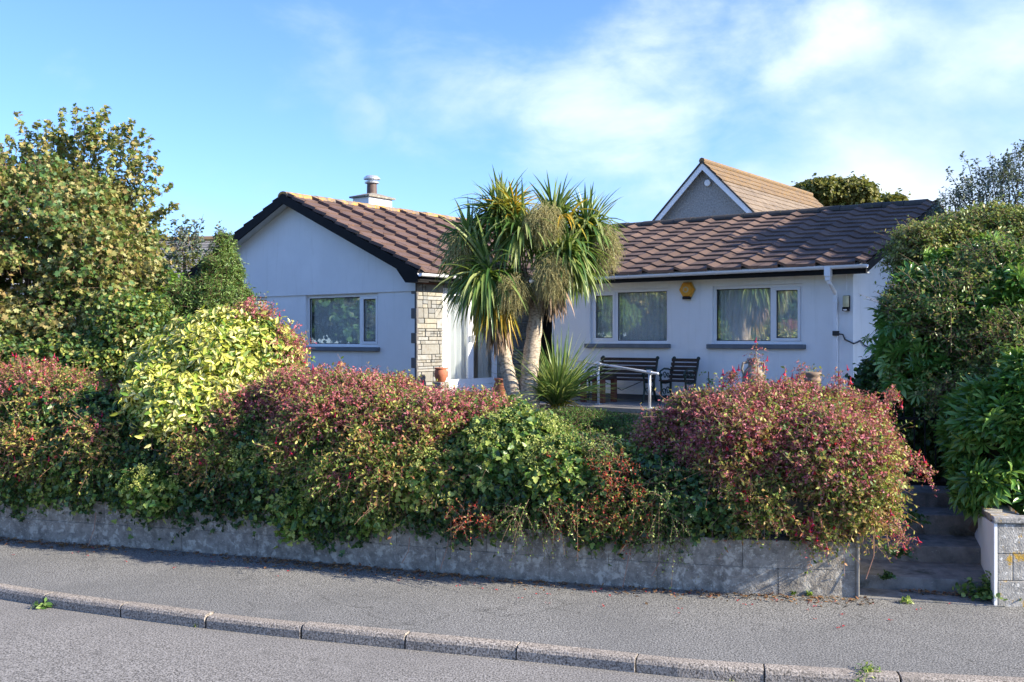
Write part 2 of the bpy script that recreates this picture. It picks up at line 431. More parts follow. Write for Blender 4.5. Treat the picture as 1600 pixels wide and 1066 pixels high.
M['l_cord_yel'] = leafmat('l_cord_yel', [(.55, .33, .03), (.6, .42, .06), (.35, .35, .05)], .4, .3)
M['l_cord_dead'] = leafmat('l_cord_dead', [(.3, .2, .14), (.42, .3, .22), (.22, .15, .1)], .8, .15)
M['l_spiky'] = leafmat('l_spiky', [(.08, .17, .04), (.16, .28, .07), (.27, .37, .12), (.36, .4, .14)], .38, .3, spec=.5)
M['panicle'] = leafmat('panicle', [(.36, .31, .13), (.50, .43, .2), (.42, .4, .16)], .7, .15)
M['litter'] = leafmat('litter', [(.16, .07, .035), (.25, .12, .05), (.32, .2, .09), (.1, .06, .03)], .8, .05)
M['core_green'] = pm('core_green', (.03, .04, .018), (.02, .026, .012), 12, .95, .5)  # dark hull tones, inner shade put into the colour
M['core_brown'] = pm('core_brown', (.07, .05, .03), (.035, .03, .02), 14, .95, .5)

def palm_bark():
    m, nt, b, out = new_mat('palm_bark')
    v = nt.nodes.new('ShaderNodeTexVoronoi'); v.inputs['Scale'].default_value = 22
    tc = nt.nodes.new('ShaderNodeTexCoord'); mp = nt.nodes.new('ShaderNodeMapping'); mp.inputs['Scale'].default_value = (1, 1, 1.8)
    nt.links.new(tc.outputs['Object'], mp.inputs[0]); nt.links.new(mp.outputs[0], v.inputs['Vector'])
    col = ramp(nt, [(.1, (.60, .50, .37)), (.5, (.46, .37, .27)), (.8, (.2, .15, .11))], v.outputs['Distance'])
    col = mixc(nt, ramp(nt, [(.4, (0, 0, 0)), (.7, (.5, .5, .5))], noise(nt, 3, 5)), col, (.36, .32, .27))
    nt.links.new(col, b.inputs['Base Color']); b.inputs['Roughness'].default_value = .95
    bumpn(nt, b, v.outputs['Distance'], -.9, .03)
    return m
M['palm_bark'] = palm_bark()

# ================================================================== GROUND, ROAD, KERB
def strip(name, line_a, line_b, za, zb, mat, kind='structure', sub=1):
    mb = MB(); n = len(line_a)
    vs = [(p[0], p[1], za) for p in line_a]+[(p[0], p[1], zb) for p in line_b]
    mb.add(vs, [(i, i+1, n+i+1, n+i) for i in range(n-1)])
    o = mb.build(name, mat); tag(o, kind=kind); return o
def resample(pts, step):
    """smooth curve through points (Catmull-Rom) at even spacing"""
    P = [np.array(p, float) for p in pts]; P = [2*P[0]-P[1]]+P+[2*P[-1]-P[-2]]
    out = []
    for i in range(1, len(P)-2):
        for t in np.linspace(0, 1, 24, endpoint=False):
            out.append(.5*((2*P[i])+(-P[i-1]+P[i+1])*t+(2*P[i-1]-5*P[i]+4*P[i+1]-P[i+2])*t*t+(-P[i-1]+3*P[i]-3*P[i+1]+P[i+2])*t**3))
    out.append(P[-2]); out = np.array(out)
    s = np.concatenate([[0], np.cumsum(np.linalg.norm(np.diff(out, axis=0), axis=1))])
    q = np.arange(0, s[-1], step)
    return np.stack([np.interp(q, s, out[:, 0]), np.interp(q, s, out[:, 1])], 1)
def offset(L, d):
    t = np.gradient(L, axis=0); t /= np.linalg.norm(t, axis=1, keepdims=True)
    return L+np.stack([-t[:, 1], t[:, 0]], 1)*d

KERB = resample([(-22, 18.6), (-14, 14.3), (-8, 10.95), (-4.80, 9.31), (-3.51, 8.73), (-2.12, 8.20), (0, 7.55), (.66, 7.34), (1.55, 7.08), (3.5, 6.75), (6, 6.55), (12, 6.6), (24, 7.2)], .305)
# road sheet
strip('road', offset(KERB, -.0), offset(KERB, -7.5), 0, 0.03, M['road'])
g = MB(); g.add([(-400, -400, -.12), (400, -400, -.12), (400, 400, -.12), (-400, 400, -.12)], [(0, 1, 2, 3)]); tag(g.build('ground', M['grass']), kind='structure')
# kerb of separate castings with open joints, one strip
def sweep(mb, L, prof, jit=0):
    """profile (offset, z) swept along polyline L"""
    n = len(prof); k = len(mb.v)
    rows = [offset(L, o) for (o, z) in prof]
    for i in range(len(L)):
        for j, (o, z) in enumerate(prof): mb.v.append((rows[j][i][0], rows[j][i][1], z))
    for i in range(len(L)-1):
        for j in range(n-1):
            a = k+i*n+j; mb.f.append((a, a+n, a+n+1, a+1))
    mb.f.append(tuple(k+j for j in range(n))); mb.f.append(tuple(k+(len(L)-1)*n+j for j in reversed(range(n))))
kb = MB()
def sub_line(L, s0, s1, n=4):
    s = np.concatenate([[0], np.cumsum(np.linalg.norm(np.diff(L, axis=0), axis=1))])
    q = np.linspace(s0, s1, n)
    return np.stack([np.interp(q, s, L[:, 0]), np.interp(q, s, L[:, 1])], 1)
sK = np.concatenate([[0], np.cumsum(np.linalg.norm(np.diff(KERB, axis=0), axis=1))])
i0 = np.argmin(np.abs(KERB[:, 0]+3.51)); s_joint = sK[i0]
s = s_joint-.915*int(s_joint/.915)
while s+.915 < sK[-1]:
    w = random.uniform(.008, .022); dz = random.uniform(-.006, .006); do = random.uniform(-.006, .006)
    sweep(kb, sub_line(KERB, s+w*.5, s+.915-w*.5, 4), [(.0+do, -.08), (.0+do, .07+dz), (.012+do, .094+dz), (.03+do, .106+dz), (.125, .106+dz), (.125, -.08)])
    s += .915
tag(kb.build('kerb', M['kerb'], bevel=.004), kind='structure')
# backing behind the joints
jb = MB(); sweep(jb, KERB, [(.01, -.1), (.01, .06), (.12, .09), (.12, -.1)]); tag(jb.build('kerb_bed', M['soil']), kind='structure')

WALL = resample([(-16, 16.6), (-9.5, 13.15), (-6.03, 11.67), (-3.69, 10.93), (-2.74, 10.62), (0, 9.66), (.60, 9.48), (1.67, 9.22), (2.385, 9.06), (3.18, 8.96)], .3)
wl = np.concatenate([WALL, [[4.2, 8.68], [5.5, 8.5], [8, 8.35], [14, 8.3], [24, 8.9]]])
kk = offset(KERB, .12)
# pavement sheet, gridded between kerb back and beyond the wall line
nq = 120
def rs(L, n):
    s = np.concatenate([[0], np.cumsum(np.linalg.norm(np.diff(L, axis=0), axis=1))]); q = np.linspace(0, s[-1], n)
    return np.stack([np.interp(q, s, L[:, 0]), np.interp(q, s, L[:, 1])], 1)
pa = rs(kk, nq); pb = rs(np.concatenate([[[-20, 20]], wl]), nq)+np.array([0, 1.1])
strip('pavement', pa, pb, .100, .104, M['pavement'])
# far side of the street
far = offset(KERB, -7.5)
strip('opposite_pavement', far, offset(KERB, -9.5), .10, .10, M['pavement'])
strip('opposite_verge', offset(KERB, -9.5), offset(KERB, -40), .12, .3, M['grass'])

# ================================================================== GARDEN GROUND
HC = np.array([5.605, 16.3]); U = np.array([.797, -.604]); U = U/np.linalg.norm(U); Vv = np.array([-U[1], U[0]])
PZ = 1.28
def H(a, b): return HC+U*a+Vv*b
def hz(a, b, z): p = H(a, b); return (p[0], p[1], PZ+z)
gb = MB()
xs = np.linspace(-40, 40, 161)
def wallY(x): return np.interp(x, wl[:, 0], wl[:, 1])
ys = [0, .3, .8, 1.5, 2.5, 4, 6, 9, 15, 30, 60, 120]
for i, x in enumerate(xs):
    for j, d in enumerate(ys):
        z = .5+.75*min(1, d/4.5)
        if 2.9 < x < 4.9 and d < 2.6: z = -.1
        if 3.1 < x < 4.9 and 2.6 <= d < 4: z = .62
        gb.v.append((x, wallY(x)+.12+d*(1.0), z-.04+random.uniform(-.02, .02)))
nj = len(ys)
for i in range(len(xs)-1):
    for j in range(nj-1):
        a = i*nj+j; gb.f.append((a, a+nj, a+nj+1, a+1))
tag(gb.build('garden_soil', M['soil']), kind='structure')
# patio slab in front of the house
M['patio'] = pm('patio', (.2, .19, .18), (.13, .125, .12), 3, .9, .4, 60)
pt = MB()
# L-shaped slab in house axes
def hbox(mb, a0, a1, b0, b1, z0, z1):
    P = [H(a0, b0), H(a1, b0), H(a1, b1), H(a0, b1)]
    mb.add([(p[0], p[1], PZ+z0) for p in P]+[(p[0], p[1], PZ+z1) for p in P], [(3, 2, 1, 0), (4, 5, 6, 7), (0, 1, 5, 4), (1, 2, 6, 5), (2, 3, 7, 6), (3, 0, 4, 7)])
hbox(pt, -7.5, 1.2, -2.2, 2.0, -.35, 0)
tag(pt.build('patio', M['patio'], bevel=.01), kind='structure')
pk = MB(); hbox(pk, -7.5, 1.2, -2.24, -2.2, -.06, .012)
tag(pk.build('patio_edging', M['block']), kind='structure')

# ================================================================== RETAINING WALL
rw = empty('retaining_wall', (0, 0, 0), 0, 'long low weathered concrete block wall below the flowering hedge, beside the pavement', 'wall')
mb = MB()
sW = np.concatenate([[0], np.cumsum(np.linalg.norm(np.diff(WALL, axis=0), axis=1))]); tot = sW[-1]
for ci, (z0, z1) in enumerate(((-.05, .346), (.349, .60))):
    s = tot
    while s > .5:
        Ln = random.uniform(.7, 1.5); e = max(0, s-Ln)
        do = random.uniform(-.006, .004)
        sg = sub_line(WALL, e+.0015, s-.0015, 4)
        sweep(mb, sg, [(do, z0), (do, z1), (.2, z1+random.uniform(-.008, .008)), (.2, z0)])
        s = e
mb.build('block_face', M['cem'], rw, bevel=.006)
mb = MB(); sweep(mb, WALL, [(.012, -.1), (.012, .59), (.19, .59), (.19, -.1)]); mb.build('mortar_core', M['mortar'], rw)
# cream quoin edge at the step end and return
M['cem_lichen'] = pm('cem_lichen', (.42, .40, .36), (.22, .215, .20), 9, .95, .8, 70, bdist=.012, spots=[((.7, .68, .62), 30, .58, .64), ((.45, .28, .05), 6, .56, .62), ((.07, .07, .065), 3.5, .58, .68)])
mb = MB(); e = WALL[-1]; d = np.array([.96, -.17])
mb.add([(e[0]-.02, e[1]-.02, -.02), (e[0]+.004, e[1]-.03, -.02), (e[0]+.45, e[1]+1.9, -.02), (e[0]+.2, e[1]+1.9, -.02),
        (e[0]-.02, e[1]-.02, .66), (e[0]+.004, e[1]-.03, .64), (e[0]+.45, e[1]+1.9, .66), (e[0]+.2, e[1]+1.9, .66)], [(3, 2, 1, 0), (4, 5, 6, 7), (0, 1, 5, 4), (1, 2, 6, 5), (2, 3, 7, 6), (3, 0, 4, 7)])
mb.build('end_return', M['block'], rw, bevel=.008)

# ---- right pier wall
pw = empty('pier_wall', (4.23, 8.67, .1), 0, 'lichened block wall end with white painted side right of the steps', 'wall')
side = np.array([.34, .94]); frn = np.array([.995, -.05])
def pier_poly(o, along, back, z0, z1, z1b=None):
    o = np.array(o); P = [o, o+frn*along, o+frn*along+side*back, o+side*back]; z1b = z1 if z1b is None else z1b
    return [(p[0], p[1], z0) for p in P]+[(p[0], p[1], z) for p, z in zip(P, (z1, z1, z1b, z1b))]
BX = [(3, 2, 1, 0), (4, 5, 6, 7), (0, 1, 5, 4), (1, 2, 6, 5), (2, 3, 7, 6), (3, 0, 4, 7)]
mb = MB()
for (z0, z1, cuts) in ((-.1, .225, [0, .45, .9, 1.35, 1.8, 2.25, 3.2]), (.229, .46, [0, .13, .57, 1.0, 1.5, 2.0, 2.5, 3.2]), (.464, .725, [0, .45, .9, 1.35, 1.8, 2.25, 3.2])):
    for c0, c1 in zip(cuts[:-1], cuts[1:]):
        o = frn*(c0+.016)+side*random.uniform(-.003, .003); mb.add(pier_poly(o, c1-c0-.005, .2, z0, z1), BX)
mb.build('block_face', M['cem_lichen'], pw, bevel=.006)
mb = MB(); mb.add(pier_poly((.022, .008), 3.15, .18, -.1, .722), BX); mb.add(pier_poly(side*.2+[.02, 0], .2, 1.5, -.1, .71, .52), BX); mb.build('mortar_core', M['mortar'], pw)
mb = MB(); mb.add(pier_poly((-.018, .0), .03, 1.72, -.1, .728, .54), BX); mb.build('painted_side', M['render_white'], pw, bevel=.004)
mb = MB(); mb.add(pier_poly((-.03, -.02), 3.3, .25, .73, .785, .765), BX); mb.add(pier_poly(side*.235+[-.02, 0], .25, 1.5, .71, .765, .59), BX); mb.build('coping', M['cem_lichen'], pw, bevel=.01)

# ---- steps
st = empty('garden_steps', (3.7, 9.0, .1), 0, 'shaded concrete steps leading up to the iron gate', 'steps')
def step_poly(y0l, y0r, y1, z0, z1):
    xL = lambda y: 3.16+.2*(y-8.97); xR = lambda y: 4.245+.362*(y-8.67)
    Q = [(xL(y0l), y0l), (xR(y0r), y0r), (xR(y1), y1), (xL(y1), y1)]
    return [(x-3.7, y-9.0, z0) for x, y in Q]+[(x-3.7, y-9.0, z1) for x, y in Q]
for i, (yl, yr, z0, z1) in enumerate(((9.30, 9.0, -.12, .137), (9.95, 9.7, .0, .295), (10.5, 10.3, .1, .50), (10.95, 10.8, .2, .66))):
    mb = MB(); mb.add(step_poly(yl, yr, 12.4 if i == 3 else yl+1.4, z0, z1), BX); mb.build('step', M['step'], st, bevel=.012)
mb = MB(); mb.add([(-.6, -.05, -.02), (.6, -.36, -.02), (.62, .8, -.02), (-.5, 1.0, -.02), (-.6, -.05, .012), (.6, -.36, .012), (.62, .8, .012), (-.5, 1.0, .012)], BX)
mb.build('threshold', M['step'], st, bevel=.004)

# ================================================================== HOUSE
HO = empty('bungalow', (HC[0], HC[1], PZ), math.atan2(U[1], U[0]), 'white rendered bungalow with brown tiled roof, stone corner and front patio', 'house')
def part(mb, name, mat, parent=HO, bevel=0, smooth=False): return mb.build(name, mat, parent, bevel, smooth)

def loc(px, py, b):
    """pixel ray met with the wall plane b=const -> (a, z) in house axes"""
    d = np.array([(px-800)/F, 1.0]); t = (np.dot(HC, Vv)+b)/np.dot(d, Vv)
    p = d*t; return float(np.dot(p-HC, U)), float(EYE-(py-HY)/F*t-PZ)
def loca(px, py, a):
    d = np.array([(px-800)/F, 1.0]); t = (np.dot(HC, U)+a)/np.dot(d, U)
    p = d*t; return float(np.dot(p-HC, Vv)), float(EYE-(py-HY)/F*t-PZ)

def wall_holes(mb, a0, a1, z0, z1, holes, b, depth=.12, axis='a', sgn=1):
    """rectangular wall with openings, outer face at b; reveals go inwards (+b, or -a for side walls)"""
    As = sorted({a0, a1, *[h[0] for h in holes], *[h[1] for h in holes]})
    Zs = sorted({z0, z1, *[h[2] for h in holes], *[h[3] for h in holes]})
    def P(a, z, dd=0): return (a, b+dd, z) if axis == 'a' else (b-dd, a, z)
    for i in range(len(As)-1):
        for j in range(len(Zs)-1):
            ca = (As[i]+As[i+1])/2; cz = (Zs[j]+Zs[j+1])/2
            if any(h[0] < ca < h[1] and h[2] < cz < h[3] for h in holes): continue
            mb.quad(P(As[i], Zs[j]), P(As[i+1], Zs[j]), P(As[i+1], Zs[j+1]), P(As[i], Zs[j+1]))
    for (h0, h1, y0, y1) in holes:
        for (q0, q1) in (((h0, y0), (h0, y1)), ((h0, y1), (h1, y1)), ((h1, y1), (h1, y0)), ((h1, y0), (h0, y0))):
            mb.quad(P(*q0), P(*q1), P(*q1, depth), P(*q0, depth))

def curtain(name, par, a0, a1, z0, z1, b, axis='a', amp=.02, per=.09, mat='curtain', seed=0):
    rr = random.Random(seed); n = max(8, int((a1-a0)/.012)); mb = MB(); ph = 0; pts = []
    for i in range(n+1):
        a = a0+(a1-a0)*i/n; ph += (a1-a0)/n/per*2*math.pi*(.5+rr.random())
        pts.append((a, amp*math.sin(ph)+amp*.5*math.sin(ph*.37)))
    for i, (a, d) in enumerate(pts):
        for z in (z0, z1): mb.v.append((a, b+d, z) if axis == 'a' else (b-d, a, z))
    for i in range(n): k = 2*i; mb.f.append((k, k+2, k+3, k+1))
    mb.build(name, M[mat], par, smooth=True)

def window(a0, a1, z0, z1, b, splits, sill=True, axis='a', opener=None, seed=0, label=None):
    """white window: outer frame, mullions, opening sash, panes, sill, net curtain"""
    def B(mb, q0, q1, y0, y1, d0, d1):
        if axis == 'a': mb.box(q0, q1, b+d0, b+d1, y0, y1)
        else: mb.box(b-d0, b-d1, q0, q1, y0, y1)
    fr = MB(); w = .055
    B(fr, a0, a1, z0, z0+w, .055, .12); B(fr, a0, a1, z1-w, z1, .055, .12)
    B(fr, a0, a0+w, z0+w, z1-w, .055, .12); B(fr, a1-w, a1, z0+w, z1-w, .055, .12)
    xs_ = [a0+w]+[a0+(a1-a0)*s for s in splits]+[a1-w]
    for s in xs_[1:-1]: B(fr, s-.03, s+.03, z0+w, z1-w, .055, .12)
    f = fr.build('window', M['pvc'], HO, bevel=.006)
    if label: f['label'] = label
    for i in range(len(xs_)-1):
        l = xs_[i]+(.03 if i else 0); r = xs_[i+1]-(.03 if i < len(xs_)-2 else 0)
        m_ = .0
        if opener == i:
            sm = MB(); m_ = .05
            B(sm, l, r, z0+w, z0+w+m_, .04, .09); B(sm, l, r, z1-w-m_, z1-w, .04, .09)
            B(sm, l, l+m_, z0+w+m_, z1-w-m_, .04, .09); B(sm, r-m_, r, z0+w+m_, z1-w-m_, .04, .09)
            sm.build('sash', M['pvc'], f, bevel=.005)
        ps = MB(); B(ps, l+m_, r-m_, z0+w+m_, z1-w-m_, .083, .087); 
        ps.build('pane', M['glass'], f)
        gk = MB()
        for (q0, q1, y0, y1) in ((l+m_, r-m_, z0+w+m_, z0+w+m_+.012), (l+m_, r-m_, z1-w-m_-.012, z1-w-m_), (l+m_, l+m_+.012, z0+w+m_+.012, z1-w-m_-.012), (r-m_-.012, r-m_, z0+w+m_+.012, z1-w-m_-.012)):
            B(gk, q0, q1, y0, y1, .070, .0825)
        gk.build('gasket', M['dark'], f)
    curtain('net_curtain', f, a0+.03, a1-.03, z0+.02, z1-.02, b if axis == 'a' else b, axis, seed=seed) if False else None
    if axis == 'a': curtain('net_curtain', f, a0+.04, a1-.04, z0+.03, z1-.03, b+.165, 'a', seed=seed)
    else: curtain('net_curtain', f, a0+.04, a1-.04, z0+.03, z1-.03, b-.165, 'b', seed=seed)
    if sill:
        sm = MB(); sm.box(a0-.09, a1+.06, b-.07, b+.054, z0-.085, z0-.002)
        sm.build('sill', M['sill'], f, bevel=.012)
    return f

# geometry numbers (house axes)
AL = -7.01; BL = -2.93; HW = 3.34; AR = AL-HW; ALL = AL-2*HW; PORCH = -6.02; BP = 1.0
ZE = 2.37
s_l = (4.06-ZE)/(HW+.35); s_r = (3.80-ZE)/4.3; BRr = 3.95
# right wing front wall
wA0, wzt = loc(921.5, 455, 0); wA1, _ = loc(1043.5, 455, 0); _, wzb = loc(985, 537, 0)
wB0, _ = loc(1113, 450, 0); wB1, _ = loc(1254, 450, 0)
wA1m, wztA = loc(985, 452, 0)
mb = MB()
wall_holes(mb, PORCH, 0, .10, 2.34, [(wA0, wA1, wzb, wztA), (wB0, wB1, wzb, wztA)], 0)
mb.quad((PORCH, 0, .10), (PORCH, 0, 2.34), (PORCH, BP, 2.34), (PORCH, BP, .10))
# end wall with gable and return
mb.add([(0, 0, .1), (0, 2*BRr, .1), (0, 2*BRr, 2.34), (0, BRr, 2.34+s_r*BRr), (0, 0, 2.34)], [(0, 1, 2, 3, 4)])
part(mb, 'wall', M['render'])
mb = MB()
# gable wall lower
lA0, lz1 = loc(477.5, 459, BL); lA1, _ = loc(590.5, 459, BL); _, lz0 = loc(540, 542, BL)
sA0, _ = loc(372, 459, BL); sA1, _ = loc(417, 459, BL)
wall_holes(mb, ALL, AL, .10, 2.03, [(lA0, lA1, lz0, 2.03-.012), (sA0, sA1, .9, 2.03-.012)], BL)
part(mb, 'wall', M['render'])
mb = MB()
zt = lambda a: ZE-.05+s_l*(HW+.35-abs(a-AR))
e0 = BL-.03
mb.add([(ALL-.012, e0, 2.03), (AL+.0, e0, 2.03), (AL+.0, e0, zt(AL)), (AR, e0, zt(AR)), (ALL-.012, e0, zt(ALL))], [(0, 1, 2, 3, 4)])
mb.quad((ALL, e0, 2.03), (ALL, BL+.01, 2.03), (AL, BL+.01, 2.03), (AL, e0, 2.03))
part(mb, 'gable_wall', M['render'])
# plinth
mb = MB(); mb.box(PORCH, .012, .02, .3, -.35, .10); mb.box(-.012, .02, .3, 7.9, -.35, .1); mb.box(ALL, AL-.01, BL+.02, BL+.3, -.9, .10)
part(mb, 'plinth', M['plinth'])
# back/inside walls so that no light leaks in
mb = MB(); mb.box(ALL, -.02, 7.85, 7.95, -.3, 2.3); mb.box(ALL-.0, ALL+.08, BL+.3, 7.9, -.3, 2.3)
mb.box(ALL+.1, AL-.1, BL+1.0, BL+1.05, -.2, 2.4); mb.box(PORCH+.05, -.05, 1.0, 1.05, -.2, 2.4); mb.box(AL-1.0, AL-.95, BL+1.1, 1.5, -.2, 2.4)
part(mb, 'partition', M['curtain'])
mb = MB(); mb.box(AL, PORCH, BP, BP+.05, 0, 2.35); mb.box(ALL+.1, AL-.05, BL+.13, 1.1, -.3, -.25)
mb.box(ALL+.1, AL-.05, BL+.2, 1.1, 2.2, 2.22); mb.box(PORCH, -.05, .2, 1.0, 2.3, 2.32)
part(mb, 'ceiling', M['dark'])
window(wA0, wA1, wzb, wztA, 0, [.335], opener=0, seed=1)
window(wB0, wB1, wzb, wztA, 0, [.66], opener=1, seed=2)
window(lA0, lA1, lz0, 2.018, BL, [.745], opener=1, seed=3)
window(sA0, sA1, .9, 2.018, BL, [], seed=4, label='narrow left window half hidden by shrubs')

# side stone wall with patio doors
d0, _ = loca(692, 500, AL); d1, _ = loca(778, 500, AL)
DZ0, DZ1 = .12, 2.12
mb = MB(); wall_holes(mb, BL, BP, -.1, 2.33, [(d0, d1, DZ0, DZ1)], AL-.02, .14, axis='b')
sw = part(mb, 'side_wall', M['mortar'])
def stones(b0, b1, z0, z1, mb, avoid=None):
    z = z0
    while z < z1-.03:
        h = min(random.choice([.05, .07, .1, .15, .19]), z1-z); b = b0
        while b < b1-.01:
            w = min(random.choice([.08, .13, .2, .3, .42])*random.uniform(.8, 1.2), b1-b)
            if b1-(b+w) < .08: w = b1-b
            if random.random() < .45 and h > .09:
                hh = h*.5
                for q in (0, 1): mb.box(AL-.03, AL+random.uniform(.0, .022), b+.005, b+w-.005, z+q*hh+.005, z+(q+1)*hh-.004)
            else: mb.box(AL-.03, AL+random.uniform(.0, .024), b+.005, b+w-.005, z+.005, z+h-.005)
            b += w
        z += h
mb = MB(); stones(BL-.0, d0, -.1, 2.30, mb); part(mb, 'stone_cladding', M['stone'], sw, bevel=.008)
mb = MB(); stones(d1, BP, -.0, 2.30, mb); part(mb, 'stone_cladding', M['stone'], sw, bevel=.008)
mb = MB()
for k in range(5):
    z = .16+k*.455
    mb.box(AL-.13, AL+.008, BL-.012, BL+.05, z, z+.19 if k < 4 else z+.2)
mb.box(AL-.045, AL+.01, BL-.008, BL+.05, -.2, 2.28)
part(mb, 'quoin_stones', M['quoin'], sw, bevel=.01)
# patio doors
df = MB()
def Bd(mb, q0, q1, y0, y1, x0, x1): mb.box(AL-x0, AL-x1, q0, q1, y0, y1)
Bd(df, d0, d1, DZ0, DZ0+.14, -.015, .09); Bd(df, d0, d1, DZ1-.06, DZ1, .02, .09); Bd(df, d0, d0+.06, DZ0+.14, DZ1-.06, .02, .09); Bd(df, d1-.06, d1, DZ0+.14, DZ1-.06, .02, .09)
dm = (d0+d1)/2; dfo = df.build('patio_door', M['pvc'], HO, bevel=.006)
for (l, r) in ((d0+.06, dm), (dm, d1-.06)):
    sm = MB(); w = .085
    Bd(sm, l, r, DZ0+.14, DZ0+.25, .01, .06); Bd(sm, l, r, DZ1-.06-w, DZ1-.06, .01, .06)
    Bd(sm, l, l+w, DZ0+.25, DZ1-.06-w, .01, .06); Bd(sm, r-w, r, DZ0+.25, DZ1-.06-w, .01, .06)
    so = sm.build('door_leaf', M['pvc'], dfo, bevel=.006)
    ps = MB(); Bd(ps, l+w, r-w, DZ0+.25, DZ1-.06-w, .034, .038); ps.build('pane', M['glass'], dfo)
hm = MB(); hm.box(AL+.0, AL+.05, dm-.06, dm-.04, 1.08, 1.22); hm.box(AL+.0, AL+.05, dm+.04, dm+.06, 1.08, 1.22); hm.build('door_handle', M['galv'], dfo)
curtain('net_curtain', dfo, d0+.05, dm+.25, DZ0+.1, DZ1, AL-.2, 'b', amp=.04, per=.13, seed=9)
curtain('net_curtain', dfo, d1-.35, d1, DZ0+.1, DZ1, AL-.2, 'b', amp=.04, per=.13, seed=10)
sm = MB(); sm.box(AL, AL+.28, d0-.02, d1+.1, 0.001, .115); part(sm, 'door_step', M['block'], dfo, bevel=.01)
# front door in the porch
fd = MB(); fd.box(AL+.03, PORCH-.02, BP-.06, BP-.01, .05, 2.1); fdo = part(fd, 'front_door', M['dark'], bevel=.008)
hm = MB()
for z in (.95, 1.15, 1.35): hm.lathe([(0, 0), (.025, 0), (.025, .03), (0, .04)], n=12, c=(PORCH-.12, BP-.06, z), M=Matrix.Rotation(rad(90), 3, 'X'))
hm.build('door_knob', M['galv'], fdo)

# ---- roofs
def slope(name, org, e, s, L, SL, mat, parent=HO, gauge=.34, period=.65, roll=.058, nose=.038, skip=None, rr=None):
    """courses of interlocking tiles, each tile its own small shell. org at eave, e along, s up the slope"""
    org = np.array(org, float); e = np.array(e, float); s = np.array(s, float); n = np.cross(e, s)
    rng = np.random.default_rng(rr or 3)
    profs = [[(0, 0), (.010, roll*.97), (.03, roll), (.145, .004), (.17, 0), (period/2, 0)], [(period/2, 0), (period*.75, -.004), (period, 0)]]
    V = []; Fc = []
    rows = int(math.ceil(SL/gauge)); cols = int(math.ceil(L/period))
    for j in range(rows):
        y0 = j*gauge-.02; y1 = min((j+1)*gauge+.02, SL)
        for i in range(cols):
            for pr in profs:
                dz = rng.uniform(-.004, .004); dy = rng.uniform(-.006, .006)
                k = len(V)//3 if False else len(V)
                for (x, h) in pr:
                    X = i*period+x
                    X = min(X, L)
                    for (y, o) in ((y0+dy, h-.012), (y0+dy, nose+h+dz), (y1, .004+h)):
                        V.append(org+e*X+s*y+n*o)
                m = len(pr)
                for q in range(m-1):
                    a = k+q*3; b = a+3
                    Fc.append((a, b, b+1, a+1)); Fc.append((a+1, b+1, b+2, a+2))
    mb = MB(); mb.add(V, Fc)
    return mb.build(name, mat, parent)
def unit(v): v = np.array(v, float); return v/np.linalg.norm(v)
# left wing, slope towards +a
OV = .38
sL = unit((-1, 0, s_l)); SLl = (HW+.35)/abs(sL[0])
slope('roof', (AL+.35, BL-.33, ZE), (0, 1, 0), sL, 11.2, SLl, M['tile_lichen'])
sL2 = unit((1, 0, s_l))
slope('roof', (ALL-.35, BL-.33+11.2, ZE), (0, -1, 0), sL2, 11.2, SLl, M['tile'], rr=5)
sR = unit((0, 1, s_r)); SLr = 4.3/sR[1]
slope('roof', (-9.6, -.35, ZE), (1, 0, 0), sR, 9.6+.33, SLr, M['tile'], rr=6)
sR2 = unit((0, -1, s_r))
slope('roof', (.33, 2*BRr+.35, ZE), (-1, 0, 0), sR2, 9.0, SLr, M['tile'], rr=7)
# decks under the tiles
mb = MB()
for (p, q) in (((AL+.33, ZE-.02), (AR, 4.03)), ((ALL-.33, ZE-.02), (AR, 4.03))):
    mb.add([(p[0], BL-.30, p[1]), (p[0], 8, p[1]), (q[0], 8, q[1]), (q[0], BL-.30, q[1]), (p[0], BL-.30, p[1]-.05), (p[0], 8, p[1]-.05), (q[0], 8, q[1]-.05), (q[0], BL-.30, q[1]-.05)], BX)
for b_ in (-.33, 2*BRr+.33):
    mb.add([(-9.4, b_, ZE-.02), (.28, b_, ZE-.02), (.28, BRr, 3.77), (-9.4, BRr, 3.77), (-9.4, b_, ZE-.07), (.28, b_, ZE-.07), (.28, BRr, 3.72), (-9.4, BRr, 3.72)], BX)
part(mb, 'roof_deck', M['soffit'])
# ridges
def ridge(name, p0, e, L, mat, r=.13, drop=.07):
    p0 = np.array(p0, float); e = np.array(e, float); side_ = np.cross(e, (0, 0, 1)); mb = MB(); n = int(L/.42)
    for i in range(n):
        j = random.uniform(-.008, .008); k = len(mb.v)
        for x in (i*.42+.004, (i+1)*.42-.004):
            for q in range(9):
                a = math.pi*q/8
                p = p0+e*x+side_*math.cos(a)*r*1.15+np.array([0, 0, math.sin(a)*r*.8-drop+j]); mb.v.append(tuple(p))
            for q in range(9):
                a = math.pi*(8-q)/8
                p = p0+e*x+side_*math.cos(a)*r*.95+np.array([0, 0, math.sin(a)*r*.6-drop+j-.02]); mb.v.append(tuple(p))
        for q in range(17): mb.f.append((k+q, k+q+1, k+18+q+1, k+18+q))
        mb.f.append(tuple(k+q for q in range(18))); mb.f.append(tuple(k+18+q for q in reversed(range(18))))
    return mb.build(name, mat, HO)
ridge('ridge_tiles', (AR, BL-.34, 4.09), (0, 1, 0), 11.2, M['ridge_lichen'])
ridge('ridge_tiles', (-9.5, BRr, 3.86), (1, 0, 0), 9.88, M['ridge_dark'], r=.15, drop=.09)
